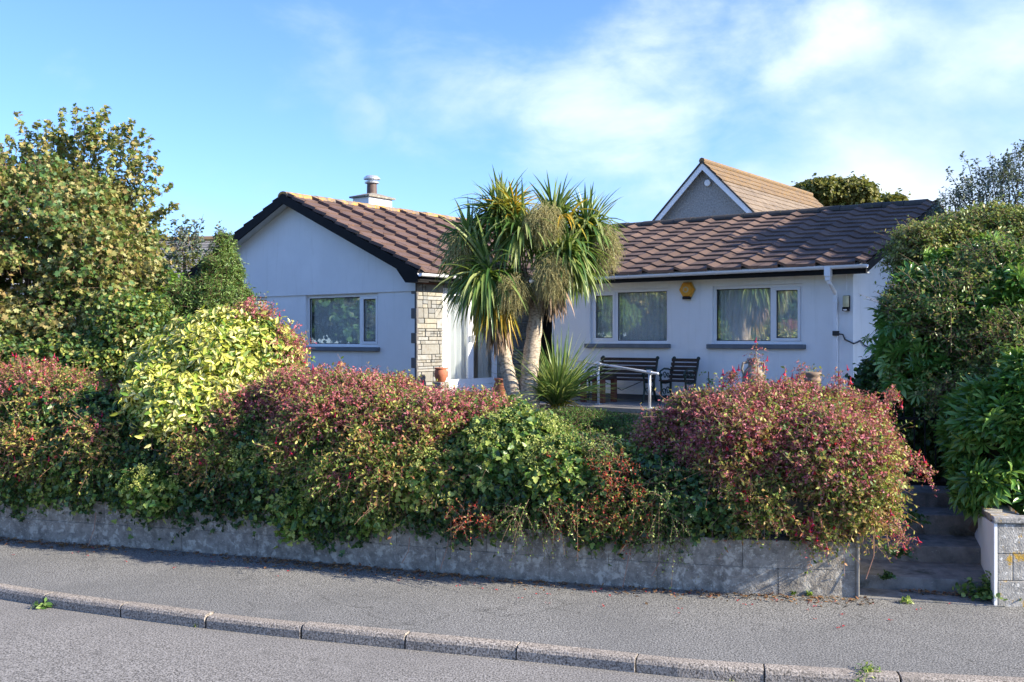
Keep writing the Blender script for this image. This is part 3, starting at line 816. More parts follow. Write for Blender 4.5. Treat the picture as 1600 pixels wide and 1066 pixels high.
# barge boards on the front gable and soffits
def slab(name, a0, z0, a1, z1, b0, b1, h, mat, up=0):
    mb = MB(); mb.add([(a0, b0, z0-h), (a1, b0, z1-h), (a1, b1, z1-h), (a0, b1, z0-h), (a0, b0, z0+up), (a1, b0, z1+up), (a1, b1, z1+up), (a0, b1, z0+up)], BX)
    return part(mb, name, mat)
bz = lambda a: ZE-.02+s_l*(HW+.35-abs(a-AR))
slab('barge_board', AL+.34, bz(AL+.34), AR, bz(AR), BL-.335, BL-.30, .17, M['black'], .02)
slab('barge_board', AR, bz(AR), ALL-.34, bz(ALL-.34), BL-.335, BL-.30, .17, M['black'], .02)
slab('soffit', AL+.2, bz(AL+.2)-.09, AR, bz(AR)-.09, BL-.30, BL-.03, .02, M['soffit'])
slab('soffit', AR, bz(AR)-.09, ALL-.2, bz(ALL-.2)-.09, BL-.30, BL-.03, .02, M['soffit'])
for sg, a_ in ((1, AL), (-1, ALL)):   # boxed ends
    mb = MB(); P = [(a_+sg*.34, ZE-.02), (a_+sg*.34, ZE-.2), (a_+sg*.03, ZE-.2), (a_-sg*.2, ZE+.06)]
    P2 = P+[(a_-sg*.2, ZE+.1)]
    n = len(P2); mb.add([(x, BL-.334+(.002), z) for x, z in P2]+[(x, BL-.04, z) for x, z in P2], [tuple(range(n)), tuple(reversed(range(n, 2*n)))]+[(i, (i+1) % n, n+(i+1) % n, n+i) for i in range(n)])
    part(mb, 'box_end', M['black'])
slab_v = lambda name, b0, z0, b1, z1, a0, a1, h, mat, up=0: part(MB().add([(a0, b0, z0-h), (a1, b0, z0-h), (a1, b1, z1-h), (a0, b1, z1-h), (a0, b0, z0+up), (a1, b0, z0+up), (a1, b1, z1+up), (a0, b1, z1+up)], BX), name, mat)
slab_v('barge_board', -.35, ZE-.02, BRr, 3.79, .29, .32, .15, M['black'], .01)
slab_v('barge_board', 2*BRr+.35, ZE-.02, BRr, 3.79, .29, .32, .15, M['black'], .01)
slab_v('soffit', -.3, ZE-.07, BRr, 3.74, .01, .285, .02, M['soffit'])
# fascia boards
mb = MB(); mb.box(-6.7, .30, -.35, -.325, ZE-.17, ZE-.03); mb.box(AL+.325, AL+.35, BL-.30, .0, ZE-.17, ZE-.03); part(mb, 'fascia', M['black'])
mb = MB(); mb.box(-6.68, .28, -.322, -.002, ZE-.15, ZE-.13); mb.box(AL+.03, AL+.322, BL-.30, -.0, ZE-.15, ZE-.13); part(mb, 'soffit', M['soffit'])
# lintel board above stone
mb = MB(); mb.box(AL+.0, AL+.03, BL, d1, 2.16, 2.2); part(mb, 'lintel', M['table'])
# gutters
def gutter(p0, p1, fall=0.0):
    p0 = np.array(p0, float); p1 = np.array(p1, float); L = np.linalg.norm(p1-p0); e = (p1-p0)/L; sd = np.cross(e, (0, 0, 1)); mb = MB(); k0 = 0
    for t in (0, 1):
        for q in range(11):
            a = math.pi*(1+q/10); mb.v.append(tuple(p0+e*L*t+sd*math.cos(a)*.056+np.array([0, 0, math.sin(a)*.056-fall*t])))
        for q in range(11):
            a = math.pi*(2-q/10); mb.v.append(tuple(p0+e*L*t+sd*math.cos(a)*.050+np.array([0, 0, math.sin(a)*.050-fall*t])))
    for q in range(22): mb.f.append((q, (q+1) % 22, 22+(q+1) % 22, 22+q))
    mb.f.append(tuple(range(22))); mb.f.append(tuple(range(43, 21, -1)))
    o = mb.build('gutter', M['pvc'], HO)
    bk = MB(); n = int(L/.85)
    for i in range(n+1):
        c = p0+e*min(L-.02, .02+i*.85); zz = -fall*i*.85/L
        for dx in (-.014, .014):
            for q in range(11):
                a = math.pi*(1+q/10); bk.v.append(tuple(c+e*dx+sd*math.cos(a)*.062+np.array([0, 0, math.sin(a)*.062+zz+.004])))
        k = len(bk.v)-22
        for q in range(10): bk.f.append((k+q, k+q+1, k+q+12, k+q+11))
        if i in (0, n):
            bk.add([tuple(c+e*(.0)+sd*math.cos(math.pi*(1+q/10))*.06+np.array([0, 0, math.sin(math.pi*(1+q/10))*.06+zz])) for q in range(11)], [tuple(range(11))])
    bk.build('gutter_bracket', M['pvc'], o)
    return o
g1 = gutter((-6.55, -.41, ZE-.055), (.36, -.41, ZE-.03))
g2 = gutter((AL+.41, BL-.36, ZE-.05), (AL+.41, -.45, ZE-.05))
# downpipe
da, _ = loc(1307, 500, 0); dgo, _ = loc(1294, 430, -.41)
mb = MB(); mb.box(dgo-.05, dgo+.05, -.465, -.355, ZE-.2, ZE-.04); mb.box(dgo-.04, dgo+.04, -.45, -.37, ZE-.27, ZE-.2)
mb.tube([(dgo, -.41, ZE-.24), (dgo+.01, -.40, ZE-.3), (da, -.06, ZE-.46), (da, -.045, ZE-.52)], .035, 10)
mb.box(da-.034, da+.034, -.075, -.008, .1, ZE-.5)
for z in (.6, 1.75): mb.box(da-.045, da+.045, -.08, -.002, z, z+.035)
part(mb, 'downpipe', M['pvc'], bevel=.004)
# thin conduit and vent marks
mb = MB(); ca, cz = loc(1323, 440, 0); mb.tube([(ca, -.012, 2.3), (ca, -.012, 1.95)], .008, 6); part(mb, 'conduit', M['pvc'])
# chimney
def cpt(px, py, t): pass
ch_b = BL-.31+3.05; ch_a = AR-.62
mb = MB(); mb.box(ch_a-.26, ch_a+.26, ch_b-.30, ch_b+.44, 3.3, 4.36); co = part(mb, 'chimney', M['render_white'], bevel=.005)
mb = MB(); mb.box(ch_a-.32, ch_a+.32, ch_b-.36, ch_b+.50, 4.362, 4.40)
mb.add([(ch_a-.31, ch_b-.35, 4.40), (ch_a+.31, ch_b-.35, 4.40), (ch_a+.31, ch_b+.49, 4.40), (ch_a-.31, ch_b+.49, 4.40), (ch_a-.12, ch_b-.07, 4.48), (ch_a+.12, ch_b-.07, 4.48), (ch_a+.12, ch_b+.17, 4.48), (ch_a-.12, ch_b+.17, 4.48)], [(0, 1, 5, 4), (1, 2, 6, 5), (2, 3, 7, 6), (3, 0, 4, 7), (4, 5, 6, 7)])
part(mb, 'chimney_cap', M['stone_grey'], co)
M['pot_brown'] = pm('pot_brown', (.13, .08, .06), (.09, .06, .05), 7, .6)
mb = MB().lathe([(.12, 0), (.115, .2), (.11, .3)], (ch_a, ch_b+.05, 4.44), 20); part(mb, 'chimney_pot', M['pot_brown'], co, smooth=True)
mb = MB().lathe([(.12, .27), (.16, .28), (.165, .31), (.11, .33), (.11, .35), (.19, .37), (.19, .40), (.13, .45), (0, .465)], (ch_a, ch_b+.05, 4.44), 24); part(mb, 'cowl', M['galv'], co)

# ---- things on the walls
HR = HO.rotation_euler[2]
def hthing(name, a, b, z, label, cat, group=None): return empty(name, hz(a, b, z), HR, label, cat, group)
aa, az = loc(1075, 453, 0)
t = hthing('alarm_box', aa, -.002, az, 'amber hexagonal alarm box under the gutter between the two front windows', 'alarm')
def prism(n, r, d0, d1, rot=0, sx=1, sz=1, dz=0, r2=None):
    mb = MB(); r2 = r2 or r
    A = [(math.cos(2*math.pi*i/n+rot)*r*sx, d0, math.sin(2*math.pi*i/n+rot)*r*sz+dz) for i in range(n)]
    B_ = [(math.cos(2*math.pi*i/n+rot)*r2*sx, d1, math.sin(2*math.pi*i/n+rot)*r2*sz+dz) for i in range(n)]
    mb.add(A+B_, [tuple(range(n)), tuple(reversed(range(n, 2*n)))]+[(i, n+i, n+(i+1) % n, (i+1) % n) for i in range(n)])
    return mb
prism(6, .16, -.02, -.09, 0, r2=.135).build('casing', M['amber'], t, bevel=.01)
prism(6, .165, 0, -.02, 0).build('back_plate', M['cream'], t)
prism(20, .055, -.09, -.095).build('emblem_disc', M['cream'], t); prism(20, .035, -.095, -.098).build('emblem_ring', M['amber'], t)
MB().box(-.075, .075, -.085, -.01, -.175, -.125).build('strobe', M['dark'], t, bevel=.01)
sa, sz = loc(1323.5, 474, 0)
t = hthing('security_light', sa, -.002, sz, 'cream security lamp with black sensor on the wall beside the downpipe', 'lamp')
mb = MB(); mb.tube([(0, -.05, -.06), (0, -.055, 0), (0, -.05, .12)], [.048, .052, .05], 12); mb.build('lamp_body', M['cream'], t, smooth=False)
mb = MB(); mb.box(-.055, .055, -.03, 0, -.1, .13); mb.box(-.05, .05, -.1, -.0, -.13, -.065); mb.build('sensor_mount', M['black'], t, bevel=.01)
MB().lathe([(0, -.03), (.03, -.02), (.035, 0)], (0, -.1, -.1), 12).build('sensor_lens', M['pvc'], t)
# cable with clip
ba, bz_ = loc(1307.5, 521, -.05)
t = hthing('cable_box', ba, -.078, bz_, 'small dark junction box strapped on the white downpipe', 'box')
MB().box(-.055, .055, -.035, .001, -.04, .04).build('box_shell', M['cable'], t, bevel=.008)
p0 = hz(ba+.04, -.1, bz_-.02); p1 = hz(.02, -.02, bz_-.18); p2 = hz(.03, .9, bz_-.35)
cab = MB(); pts = [Vector(hz(ba+.05, -.09, bz_-.01)), Vector(hz(ba+.1, -.05, bz_-.02)), Vector(hz(-.13, -.02, bz_-.1)), Vector(hz(.02, -.03, bz_-.17)), Vector(hz(.03, .12, bz_-.15)), Vector(hz(.02, .3, bz_-.12)), Vector(hz(.03, .5, bz_-.2)), Vector(hz(.05, 1.1, bz_-.3))]
cab.tube(pts, .012, 6); tag(cab.build('cable', M['cable']), 'black cable running from the downpipe round the house corner', 'cable')
# porch lantern on the shaded stone
lb, lz = loca(826, 502, AL)
t = hthing('wall_lantern', AL+.02, lb, lz, 'white coach lantern on the shaded stone wall of the porch', 'lantern')
MB().tube([(0, 0, -.12), (.05, 0, -.17), (.12, 0, -.15), (.13, 0, -.09)], .012, 6).box(-.0, .02, -.04, .04, -.2, .02).build('bracket', M['pvc'], t)
mb = MB(); mb.lathe([(.05, -.09), (.055, -.08), (.05, -.075)], (.13, 0, 0), 6); mb.lathe([(.1, .12), (.105, .13), (.05, .19), (.02, .2), (.015, .24), (0, .26)], (.13, 0, 0), 6)
for i in range(6):
    a = math.pi*2*i/6; mb.tube([(.13+.05*math.cos(a), .05*math.sin(a), -.08), (.13+.09*math.cos(a), .09*math.sin(a), .125)], .007, 4)
mb.build('lantern_frame', M['pvc'], t)
MB().lathe([(.045, -.08), (.085, .12)], (.13, 0, 0), 6).build('lantern_glass', M['glass'], t)

# ================================================================== PATIO THINGS
def bench(name, pa_l, pa_r, bb, label, seatd=.5, hgt=.76):
    """slatted park seat with scrolled iron ends, back to the wall"""
    am = (pa_l+pa_r)/2; w = (pa_r-pa_l)/2
    t = hthing(name, am, bb, 0, label, 'bench' if w > .45 else 'chair')
    for sg in (-1, 1):
        x = sg*(w-.02); mb = MB(); T = lambda pts, r=.018: mb.tube([(x, -p[0], p[1]) for p in pts], r, 6)
        T([(.02, 0), (.08, .1), (.12, .22), (.12, .38), (.08, .52), (.02, .66), (.0, .74), (-.02, .78), (.02, .80)], .022)       # rear leg and back upright
        T([(.52, 0), (.50, .1), (.46, .25), (.48, .40), (.50, .46)], .022)                  # front leg
        T([(.12, .38), (.3, .36), (.48, .38)], .02)                                         # seat rail
        T([(.06, .57), (.2, .61), (.36, .62), (.5, .58), (.54, .52), (.50, .47), (.46, .5), (.47, .53)], .017)    # arm with scroll
        for (cx, cz, r0) in ((.34, .5, .07), (.22, .49, .055), (.22, .22, .08), (.36, .2, .075), (.3, .1, .05)):
            T([(cx+r0*(1-q*.07)*math.cos(q*.7), cz+r0*(1-q*.07)*math.sin(q*.7)) for q in range(11)], .010)
        mb.build('iron_end', M['iron'], t)
        MB().lathe([(0, -.035), (.03, -.02), (.035, 0), (.025, .025), (0, .035)], (x, 0.02, .80), 10).build('knob', M['iron'], t)
    for k in range(5):
        f = k/4; y = -.10*(1-f)+.0; z = .44+f*.30
        MB().box(-w, w, y-.012+(-.035), y+.010+(-.035), z, z+.058).build('back_slat', M['slat'], t, bevel=.004)
    for k in range(6):
        y = -.13-k*.068
        MB().box(-w, w, y-.056, y, .385+.004*(k-2.5)**2*.5, .41+.004*(k-2.5)**2*.5).build('seat_slat', M['slat'], t, bevel=.004)
    if w > .45:
        MB().tube([(-w*.7, -.3, .37), (0, -.28, .2), (w*.7, -.3, .37)], .007, 5).build('brace_rod', M['iron'], t)
    return t
b1l, _ = loc(939, 566, -.25); b1r, _ = loc(1027, 566, -.25)
bench('park_bench', b1l, b1r, -.22, 'long dark slatted bench with scrolled iron ends, against the wall behind the handrail')
b2l, _ = loc(1050, 566, -.25); b2r, _ = loc(1091, 566, -.25)
bench('garden_chair', b2l, b2r, -.22, 'single slatted iron armchair right of the long bench')
# low table
ta, tz = loc(934, 600, -.98)
t = hthing('side_table', ta+.02, -.98, 0, 'small red-brown wooden table in front of the bench', 'table')
MB().box(-.24, .24, -.24, .24, .42, .46).build('tabletop', M['slat'], t, bevel=.006)
for x in (-.2, .2):
    for y in (-.2, .2): MB().box(x-.045, x+.045, y-.045, y+.045, 0, .42).build('leg', M['table'], t, bevel=.006)
# handrail
def ground_at(px, py):  # point on patio level
    Y = (EYE-PZ)*F/(py-HY); return at(px, py, Y)
r1 = ground_at(935, 632); r2 = ground_at(1015, 637.5)
t = empty('handrail', (r1[0], r1[1], PZ), 0, 'galvanised metal handrail on two posts at the patio edge', 'handrail')
dr = np.array([r2[0]-r1[0], r2[1]-r1[1]])
def RL(s, z): return (dr[0]*s, dr[1]*s, z)
ztop1 = (EYE-(569-HY)/F*r1[1])-PZ; ztop2 = (EYE-(582-HY)/F*r2[1])-PZ
for s_, zz in ((0, ztop1), (1, ztop2)):
    MB().tube([RL(s_, 0), RL(s_, zz)], .024, 12).build('post', M['galv'], t, smooth=True)
    mb = MB(); mb.tube([RL(s_, 0.001), RL(s_, .012)], .055, 14); mb.build('foot_flange', M['galv'], t)
mb = MB(); mb.tube([RL(-.75, ztop1+(ztop1-ztop2)*.75), RL(1.16, ztop2-(ztop1-ztop2)*.16)], .022, 12); mb.build('rail', M['galv'], t, smooth=True)
mb = MB(); mb.tube([RL(-.03, ztop1+.01), RL(.05, ztop1-.008)], .032, 12); mb.tube([RL(.96, ztop2+.008), RL(1.04, ztop2-.008)], .032, 12); mb.build('rail_clamp', M['galv'], t)
# pots
def pot_profile(r, h): return [(r*.55, 0), (r*.7, h*.06), (r*.98, h*.45), (r*1.0, h*.62), (r*.86, h*.84), (r*.82, h*.88), (r*.98, h*.93), (r*.98, h), (r*.82, h), (r*.78, h*.85), (0, h*.8)]
pb, pz = loca(689, 597, AL+.38)
t = hthing('concrete_block', AL+.38, pb, 0, 'pale concrete block standing on end beside the patio doors', 'block')
MB().box(-.1, .1, -.12, .12, 0, pz).build('block_body', M['block'], t, bevel=.01); MB().box(.1, .102, -.012, .012, pz*.55, pz*.9).build('block_slot', M['dark'], t)
t = hthing('terracotta_pot', AL+.38, pb, pz+.002, 'small round terracotta pot on the concrete block by the stone corner', 'pot')
MB().lathe(pot_profile(.125, .26), n=28).build('pot_body', M['terracotta'], t, smooth=True)
p = at(783, 622, 17.2)
t = empty('tall_terracotta_pot', (p[0], p[1], PZ), .4, 'orange terracotta urn half hidden left of the palm trunks', 'pot')
MB().lathe([(x*1, z) for x, z in pot_profile(.17, .46)], n=28, M=Matrix.Rotation(rad(6), 3, 'Y')).build('pot_body', M['terracotta'], t, smooth=True)
p = H(AL+.55, .35)
t = empty('porch_planter', (p[0], p[1], PZ), 0, 'reddish clay planter in the dark porch between the palm trunks', 'pot')
MB().lathe([(.1, 0), (.16, .05), (.17, .5), (.2, .55), (.2, .72), (.17, .72), (.15, .66), (0, .65)], n=24).build('pot_body', M['table'], t, smooth=True)
# weathered stone urn (shouldered jar on a plinth) and chimney style planter
p = at(1177, 600, 14.6)
t = empty('stone_urn', (p[0], p[1], PZ-.05), .3, 'weathered stone jar on a plinth before the right window, under a fuchsia shoot', 'urn')
MB().lathe([(.11, .0), (.12, .08), (.105, .1), (.10, .3), (.115, .34), (.13, .37)], n=20).build('plinth', M['stone_grey'], t)
MB().lathe([(.09, .36), (.12, .42), (.155, .52), (.165, .62), (.15, .70), (.11, .76), (.075, .80), (.07, .85), (.095, .90), (.09, .92), (.06, .91), (.05, .8), (0, .75)], n=22).build('jar', M['stone_grey'], t, smooth=True)
for sg in (-1, 1): MB().tube([(sg*.08, 0, .86), (sg*.17, 0, .85), (sg*.19, 0, .76), (sg*.16, 0, .68)], .018, 8).build('handle', M['stone_grey'], t)
p = at(1268, 600, 14.9)
t = empty('planter', (p[0], p[1], PZ-.05), 0, 'buff clay chimney-pot planter with a rolled rim near the downpipe', 'pot')
MB().lathe([(.15, 0), (.13, .1), (.115, .5), (.118, .56), (.135, .57), (.135, .6), (.12, .62), (.125, .64), (.14, .66), (.14, .70), (.11, .71), (.10, .66), (0, .65)], n=24).build('pot_body', M['terracotta_pale'], t, smooth=True)
n = 70; P = np.tile([0, 0, .66], (n, 1))+R.normal(size=(n, 3))*.03; D = nrm(R.normal(size=(n, 3))*[1, 1, .5]+[.2, 0, .8])
put_leaves('seedlings', P+D*R.random((n, 1))*.14, D, rnd(n), np.full(n, .035), SIMPLE, M['l_fuch'], t)
# blue windmill ornament
p = at(641, 618, 15.2)
t = empty('blue_ornament', (p[0], p[1], 1.05), 0, 'bright blue toy windmill stuck in the bed below the stone corner', 'ornament')
MB().tube([(0, 0, 0), (0, 0, .5)], .008, 6).build('stick', M['pvc'], t)
for k in range(5):
    a = k*2*math.pi/5; mb = MB(); c, s_ = math.cos(a), math.sin(a)
    mb.add([(0, -.02, .52), (c*.1, -.03, .52+s_*.1), (c*.09-s_*.06, -.06, .52+s_*.09+c*.06), (0, -.04, .52)], [(0, 1, 2), (0, 2, 3)]); mb.add([(0, -.018, .52), (c*.1, -.028, .52+s_*.1), (c*.09-s_*.06, -.058, .52+s_*.09+c*.06)], [(2, 1, 0)])
    mb.build('sail', M['blue'], t)
# water butt
t = hthing('water_butt', .85, 1.2, -.1, 'pale blue water barrel with dark bands beside the end wall', 'barrel')
MB().lathe([(0, 0), (.24, 0), (.27, .1), (.29, .45), (.27, .85), (.25, .92), (.23, .93), (.23, .96), (0, .98)], n=28).build('barrel_body', M['butt'], t, smooth=True)
for z in (.3, .8): MB().lathe([(.283, z), (.293, z), (.293, z+.03), (.283, z+.03)], n=28).build('band', M['cable'], t)

# ================================================================== GATE
gx, gy = at(1462, 700, 10.95)[:2]
t = empty('iron_gate', (gx, gy, .76), rad(-14), 'black iron bar gate at the top of the steps', 'gate')
MB().box(-.42, .42, -.012, .012, .06, .10).box(-.42, .42, -.012, .012, .78, .81).box(-.44, -.41, -.02, .02, 0, .95).box(.41, .44, -.02, .02, 0, .95).build('gate_frame', M['black'], t)
for k in range(7):
    x = -.33+k*.11; mb = MB(); mb.tube([(x, 0, .1), (x, 0, .78)], .009, 6); mb.tube([(x, 0, .81), (x, 0, .9), (x, 0, .93)], [.009, .009, .002], 6); mb.build('bar', M['black'], t)
for px, lab in ((1354, 'left pale concrete gate post showing through the fuchsia'), (1528, 'right pale concrete gate post nearly buried in big leaves')):
    p = at(px, 650, 11.0); t = empty('gate_post', (p[0], p[1], .5), rad(-14), lab, 'post', 'concrete gate posts')
    z = p[2]-.5; MB().box(-.06, .06, -.06, .06, 0, z).build('post_shaft', M['cem_lichen'], t, bevel=.008)
    MB().add([(-.06, -.06, z+.001), (.06, -.06, z+.001), (.06, .06, z+.001), (-.06, .06, z+.001), (0, 0, z+.04)], [(0, 1, 4), (1, 2, 4), (2, 3, 4), (3, 0, 4), (3, 2, 1, 0)]).build('post_cap', M['cem_lichen'], t)

# ================================================================== NEIGHBOURS
def simple_slope(mb, org, e, s, L, SL, gauge, per, hgt=.03):
    org = np.array(org, float); e = np.array(e, float); s = np.array(s, float); n = np.cross(e, s)
    for j in range(int(math.ceil(SL/gauge))):
        y0 = j*gauge; y1 = min(SL, y0+gauge+.01); i = 0
        for i in range(int(math.ceil(L/per))):
            x0 = i*per; x1 = min(L, x0+per-.012)
            dz = random.uniform(0, .006)
            a = [org+e*x+s*y+n*o for (x, y, o) in ((x0, y0, 0), (x1, y0, 0), (x1, y0, hgt+dz), (x0, y0, hgt+dz), (x1, y1, .004), (x0, y1, .004))]
            mb.add(a, [(0, 1, 2, 3), (3, 2, 4, 5)])
# house behind right: gable in the house's own direction
ap = at(1103, 254, 38.)
NB = empty('neighbour_house', (ap[0], ap[1], 0), HR, 'taller grey pebbledash house with steep tan roof behind the right wing', 'house')
za = ap[2]; hw = 4.3; sp = 1.0; ze = za-hw*sp
mb = MB(); mb.add([(-hw, 0, 0), (hw, 0, 0), (hw, 0, ze), (0, 0, za-.12), (-hw, 0, ze)], [(0, 1, 2, 3, 4)]); mb.quad((hw, 0, 0), (hw, 11, 0), (hw, 11, ze), (hw, 0, ze)); mb.quad((-hw, 11, 0), (-hw, 0, 0), (-hw, 0, ze), (-hw, 11, ze))
mb.add([(-hw, 11, 0), (hw, 11, 0), (hw, 11, ze), (0, 11, za-.12), (-hw, 11, ze)], [(4, 3, 2, 1, 0)]); mb.build('wall', M['pebble'], NB)
s1 = unit((-1, 0, sp)); SLn = (hw+.3)/abs(s1[0])
mb = MB(); simple_slope(mb, (hw+.3, -.35, ze-.3*sp), (0, 1, 0), s1, 11.4, SLn, .34, .33); mb.build('roof', M['tile_tan'], NB)
s2 = unit((1, 0, sp)); mb = MB(); simple_slope(mb, (-hw-.3, 11.05, ze-.3*sp), (0, -1, 0), s2, 11.4, SLn, .34, .33); mb.build('roof', M['tile_tan'], NB)
mb = MB(); simple_slope(mb, (hw+.3-SLn*.707*.82, -.36, ze-.3*sp+SLn*.707*.82+.03), (0, 1, 0), s1, 11.4, SLn*.175, .34, .33); mb.tube([(0, -.36, za+.02), (0, 11.06, za+.02)], .12, 8); mb.build('ridge_tiles', M['tile_tan_ridge'], NB)
for sg in (1, -1):
    mb = MB(); d = .22
    mb.add([(0, -.33, za-.06), (sg*(hw+.3), -.33, ze-.06-.3*sp), (sg*(hw+.3), -.33, ze-.06-.3*sp-d), (0, -.33, za-.06-d*1.2), (0, -.29, za-.06), (sg*(hw+.3), -.29, ze-.06-.3*sp), (sg*(hw+.3), -.29, ze-.06-.3*sp-d), (0, -.29, za-.06-d*1.2)], BX)
    mb.build('barge_board', M['pvc'], NB)
    mb = MB(); mb.add([(0, -.37, za+.03), (sg*(hw+.33), -.37, ze-.3*sp), (sg*(hw+.33), -.37, ze-.3*sp-.07), (0, -.37, za-.05), (0, -.28, za+.03), (sg*(hw+.33), -.28, ze-.3*sp), (sg*(hw+.33), -.28, ze-.3*sp-.07), (0, -.28, za-.05)], BX)
    mb.build('verge', M['ridge_dark'], NB)
MB().lathe([(0, -.05), (.12, -.04), (.13, .0), (.1, .02), (0, .02)], (.1, -.06, za-.8), 16, M=Matrix.Rotation(rad(-90), 3, 'X')).build('gable_vent', M['pvc'], NB)
MB().tube([(1.6, 8.0, za-1.65), (1.6, 8.0, za-1.2)], .07, 8).tube([(1.6, 8, za-1.2), (1.6, 8, za-1.12)], .1, 8).build('flue', M['galv'], NB)
MB().tube([(2.5, 7.5, za-2.55), (2.5, 7.5, za-2.2)], .07, 8).build('vent_pipe', M['pvc'], NB)
# house behind left: grey slate slope facing the street
nl = empty('distant_house', (-14.5, 36, 0), rad(-6), 'grey slate roofed house seen behind the left trees', 'house')
mb = MB(); mb.box(-9, 3.4, .4, 8, 0, 4.6); mb.build('wall', M['render_white'], nl)
s1 = unit((0, 1, .5)); mb = MB(); simple_slope(mb, (-9.3, -.1, 4.45), (1, 0, 0), s1, 13.0, 4.2, .28, .3); mb.build('roof', M['tile_grey'], nl)
s1b = unit((0, -1, .5)); mb = MB(); simple_slope(mb, (3.7, 8.2, 4.15), (-1, 0, 0), s1b, 13.0, 5, .28, .3); mb.build('roof', M['tile_grey'], nl)
mb = MB(); mb.tube([(-9.3, 3.65, 6.36), (3.7, 3.65, 6.36)], .13, 8); mb.build('ridge_tiles', M['tile_tan_ridge'], nl)
MB().tube([(-9.3, -.16, 4.4), (3.7, -.16, 4.4)], .06, 8).build('gutter', M['pvc'], nl)
MB().box(.9, 1.0, 3.55, 3.65, 6.4, 6.85).build('finial', M['pvc'], nl)

# ================================================================== CORDYLINE PALM
def blades(name, base, dirs, L, W, g, mat, parent, seg=6, fold=.25, taper=1.):
    """sword leaves that bend under gravity"""
    n = len(base); pts = np.zeros((n, seg+1, 3)); pts[:, 0] = base; d = nrm(dirs.copy()); sd = nrm(np.cross(d, np.array([0, 0, 1.])+R.normal(size=(n, 3))*.25))
    Vs = np.zeros((n, seg+1, 3, 3))
    for i in range(seg+1):
        t = i/seg; w = W*np.sin(math.pi*min(.97, .12+t*.88*taper))**.6*(1-t)**.35 if i < seg else W*.02
        w = (w*np.ones(n))[:, None]; nn = np.cross(sd, d)
        Vs[:, i, 0] = pts[:, i]-sd*w*.5; Vs[:, i, 1] = pts[:, i]-nn*w*fold; Vs[:, i, 2] = pts[:, i]+sd*w*.5
        if i < seg:
            pts[:, i+1] = pts[:, i]+d*(L/seg)[:, None]
            d = nrm(d+np.array([0, 0, -1.])*(g*(1.2-.0*t))[:, None]/seg)
    idx = np.arange(n)[:, None, None]*(seg+1)*3
    fs = []
    for i in range(seg):
        for j in (0, 1): a = i*3+j; fs.append([a, a+1, a+4, a+3])
    FF = (idx+np.array(fs)[None]).reshape(-1)
    return np_mesh(name, Vs.reshape(-1, 3), FF, np.full(n*len(fs), 4), mat, parent)

PY = 15.4
base = at(822, 640, PY)
pal = empty('cordyline_palm', tuple(base), 0, 'two-trunked cabbage palm with drooping sword leaves in front of the porch', 'palm')
def loc_p(px, py, dy=0): return at(px, py, PY+dy)-base
def trunk(pts, rs, name='trunk'):
    P = [loc_p(*p) for p in pts]; Q = []; RR = []
    for i in range(len(P)-1):
        for k in range(6):
            t = k/6; Q.append(P[i]*(1-t)+P[i+1]*t); RR.append(rs[i]*(1-t)+rs[i+1]*t)
    Q.append(P[-1]); RR.append(rs[-1])
    RR = [r*(1+.06*math.sin(i*1.9)+random.uniform(-.03, .03)) for i, r in enumerate(RR)]
    mb = MB(); mb.tube(Q, RR, 18); mb.build(name, M['palm_bark'], pal, smooth=True)
trunk([(808, 655), (801, 610), (791, 570), (784, 530), (785, 490), (789, 455), (785, 400)], [.17, .12, .105, .09, .068, .06, .06])
trunk([(828, 655, .05), (825, 610, .05), (829, 565, .05), (836, 510, .05), (843, 460, .05), (847, 400, .1)], [.2, .145, .13, .12, .11, .09])
trunk([(786, 480, .0), (775, 440, -.1), (760, 400, -.2)], [.08, .08, .07], 'branch')
trunk([(843, 440, .05), (880, 400, 0), (905, 365, 0)], [.1, .08, .07], 'branch')
trunk([(782, 420, 0), (781, 370, .0), (781, 335, 0)], [.09, .08, .07], 'branch')
trunk([(846, 420, .05), (860, 370, 0), (868, 335, 0)], [.1, .08, .07], 'branch')
trunk([(775, 430, 0), (745, 400, 0), (735, 380, 0)], [.08, .07, .06], 'branch')
# heads: px,py,dy, count, up-bias, length, lean
HEADS = [(781, 338, .0, 280, .45, .74, -.05), (868, 342, .1, 230, .45, .74, .05), (918, 358, 0, 250, .2, .72, .4), (735, 372, .1, 240, .2, .66, -.3),
         (762, 428, -.35, 300, -.35, 1.0, -.4), (885, 395, -.3, 260, -.1, .85, .4), (812, 362, -.3, 200, .1, .85, -.1), (740, 405, .3, 160, -.1, .8, -.4), (905, 410, .2, 130, -.2, .75, .3), (850, 380, .35, 120, .1, .75, .1)]
for (px, py, dy, n, ub, Ln, lean) in HEADS:
    c = loc_p(px, py, dy); n = int(n*.78)
    D = rnd(n); D[:, 2] = D[:, 2]*.75+ub+.15; D[:, 0] += lean*.6; D = nrm(D)
    B0 = c+D*.04+R.normal(size=(n, 3))*.05
    LL = Ln*R.uniform(.65, 1.05, n)
    blades('leaf_head', B0, D, LL, .058, R.uniform(.9, 2.6, n)*np.where(D[:, 2] > .75, .35, 1), M['l_cord'], pal)
def ybl(px, py, dy, n, ub, Ln, lean, mt='l_cord_yel', nm='yellow_leaves', g=(.8, 1.8)):
    c = loc_p(px, py, dy); D = rnd(n); D[:, 2] = D[:, 2]*.5+ub; D[:, 0] += lean; D[:, 1] -= .3; D = nrm(D)
    blades(nm, c+R.normal(size=(n, 3))*.05, D, Ln*R.uniform(.7, 1.05, n), .05, R.uniform(*g, n), M[mt], pal)
ybl(800, 335, -.2, 50, 1.1, .68, -.0); ybl(775, 455, -.35, 36, -1.2, .95, -.1); ybl(740, 380, -.1, 14, -.6, .9, -.5); ybl(885, 345, -.2, 14, .1, .7, .3)
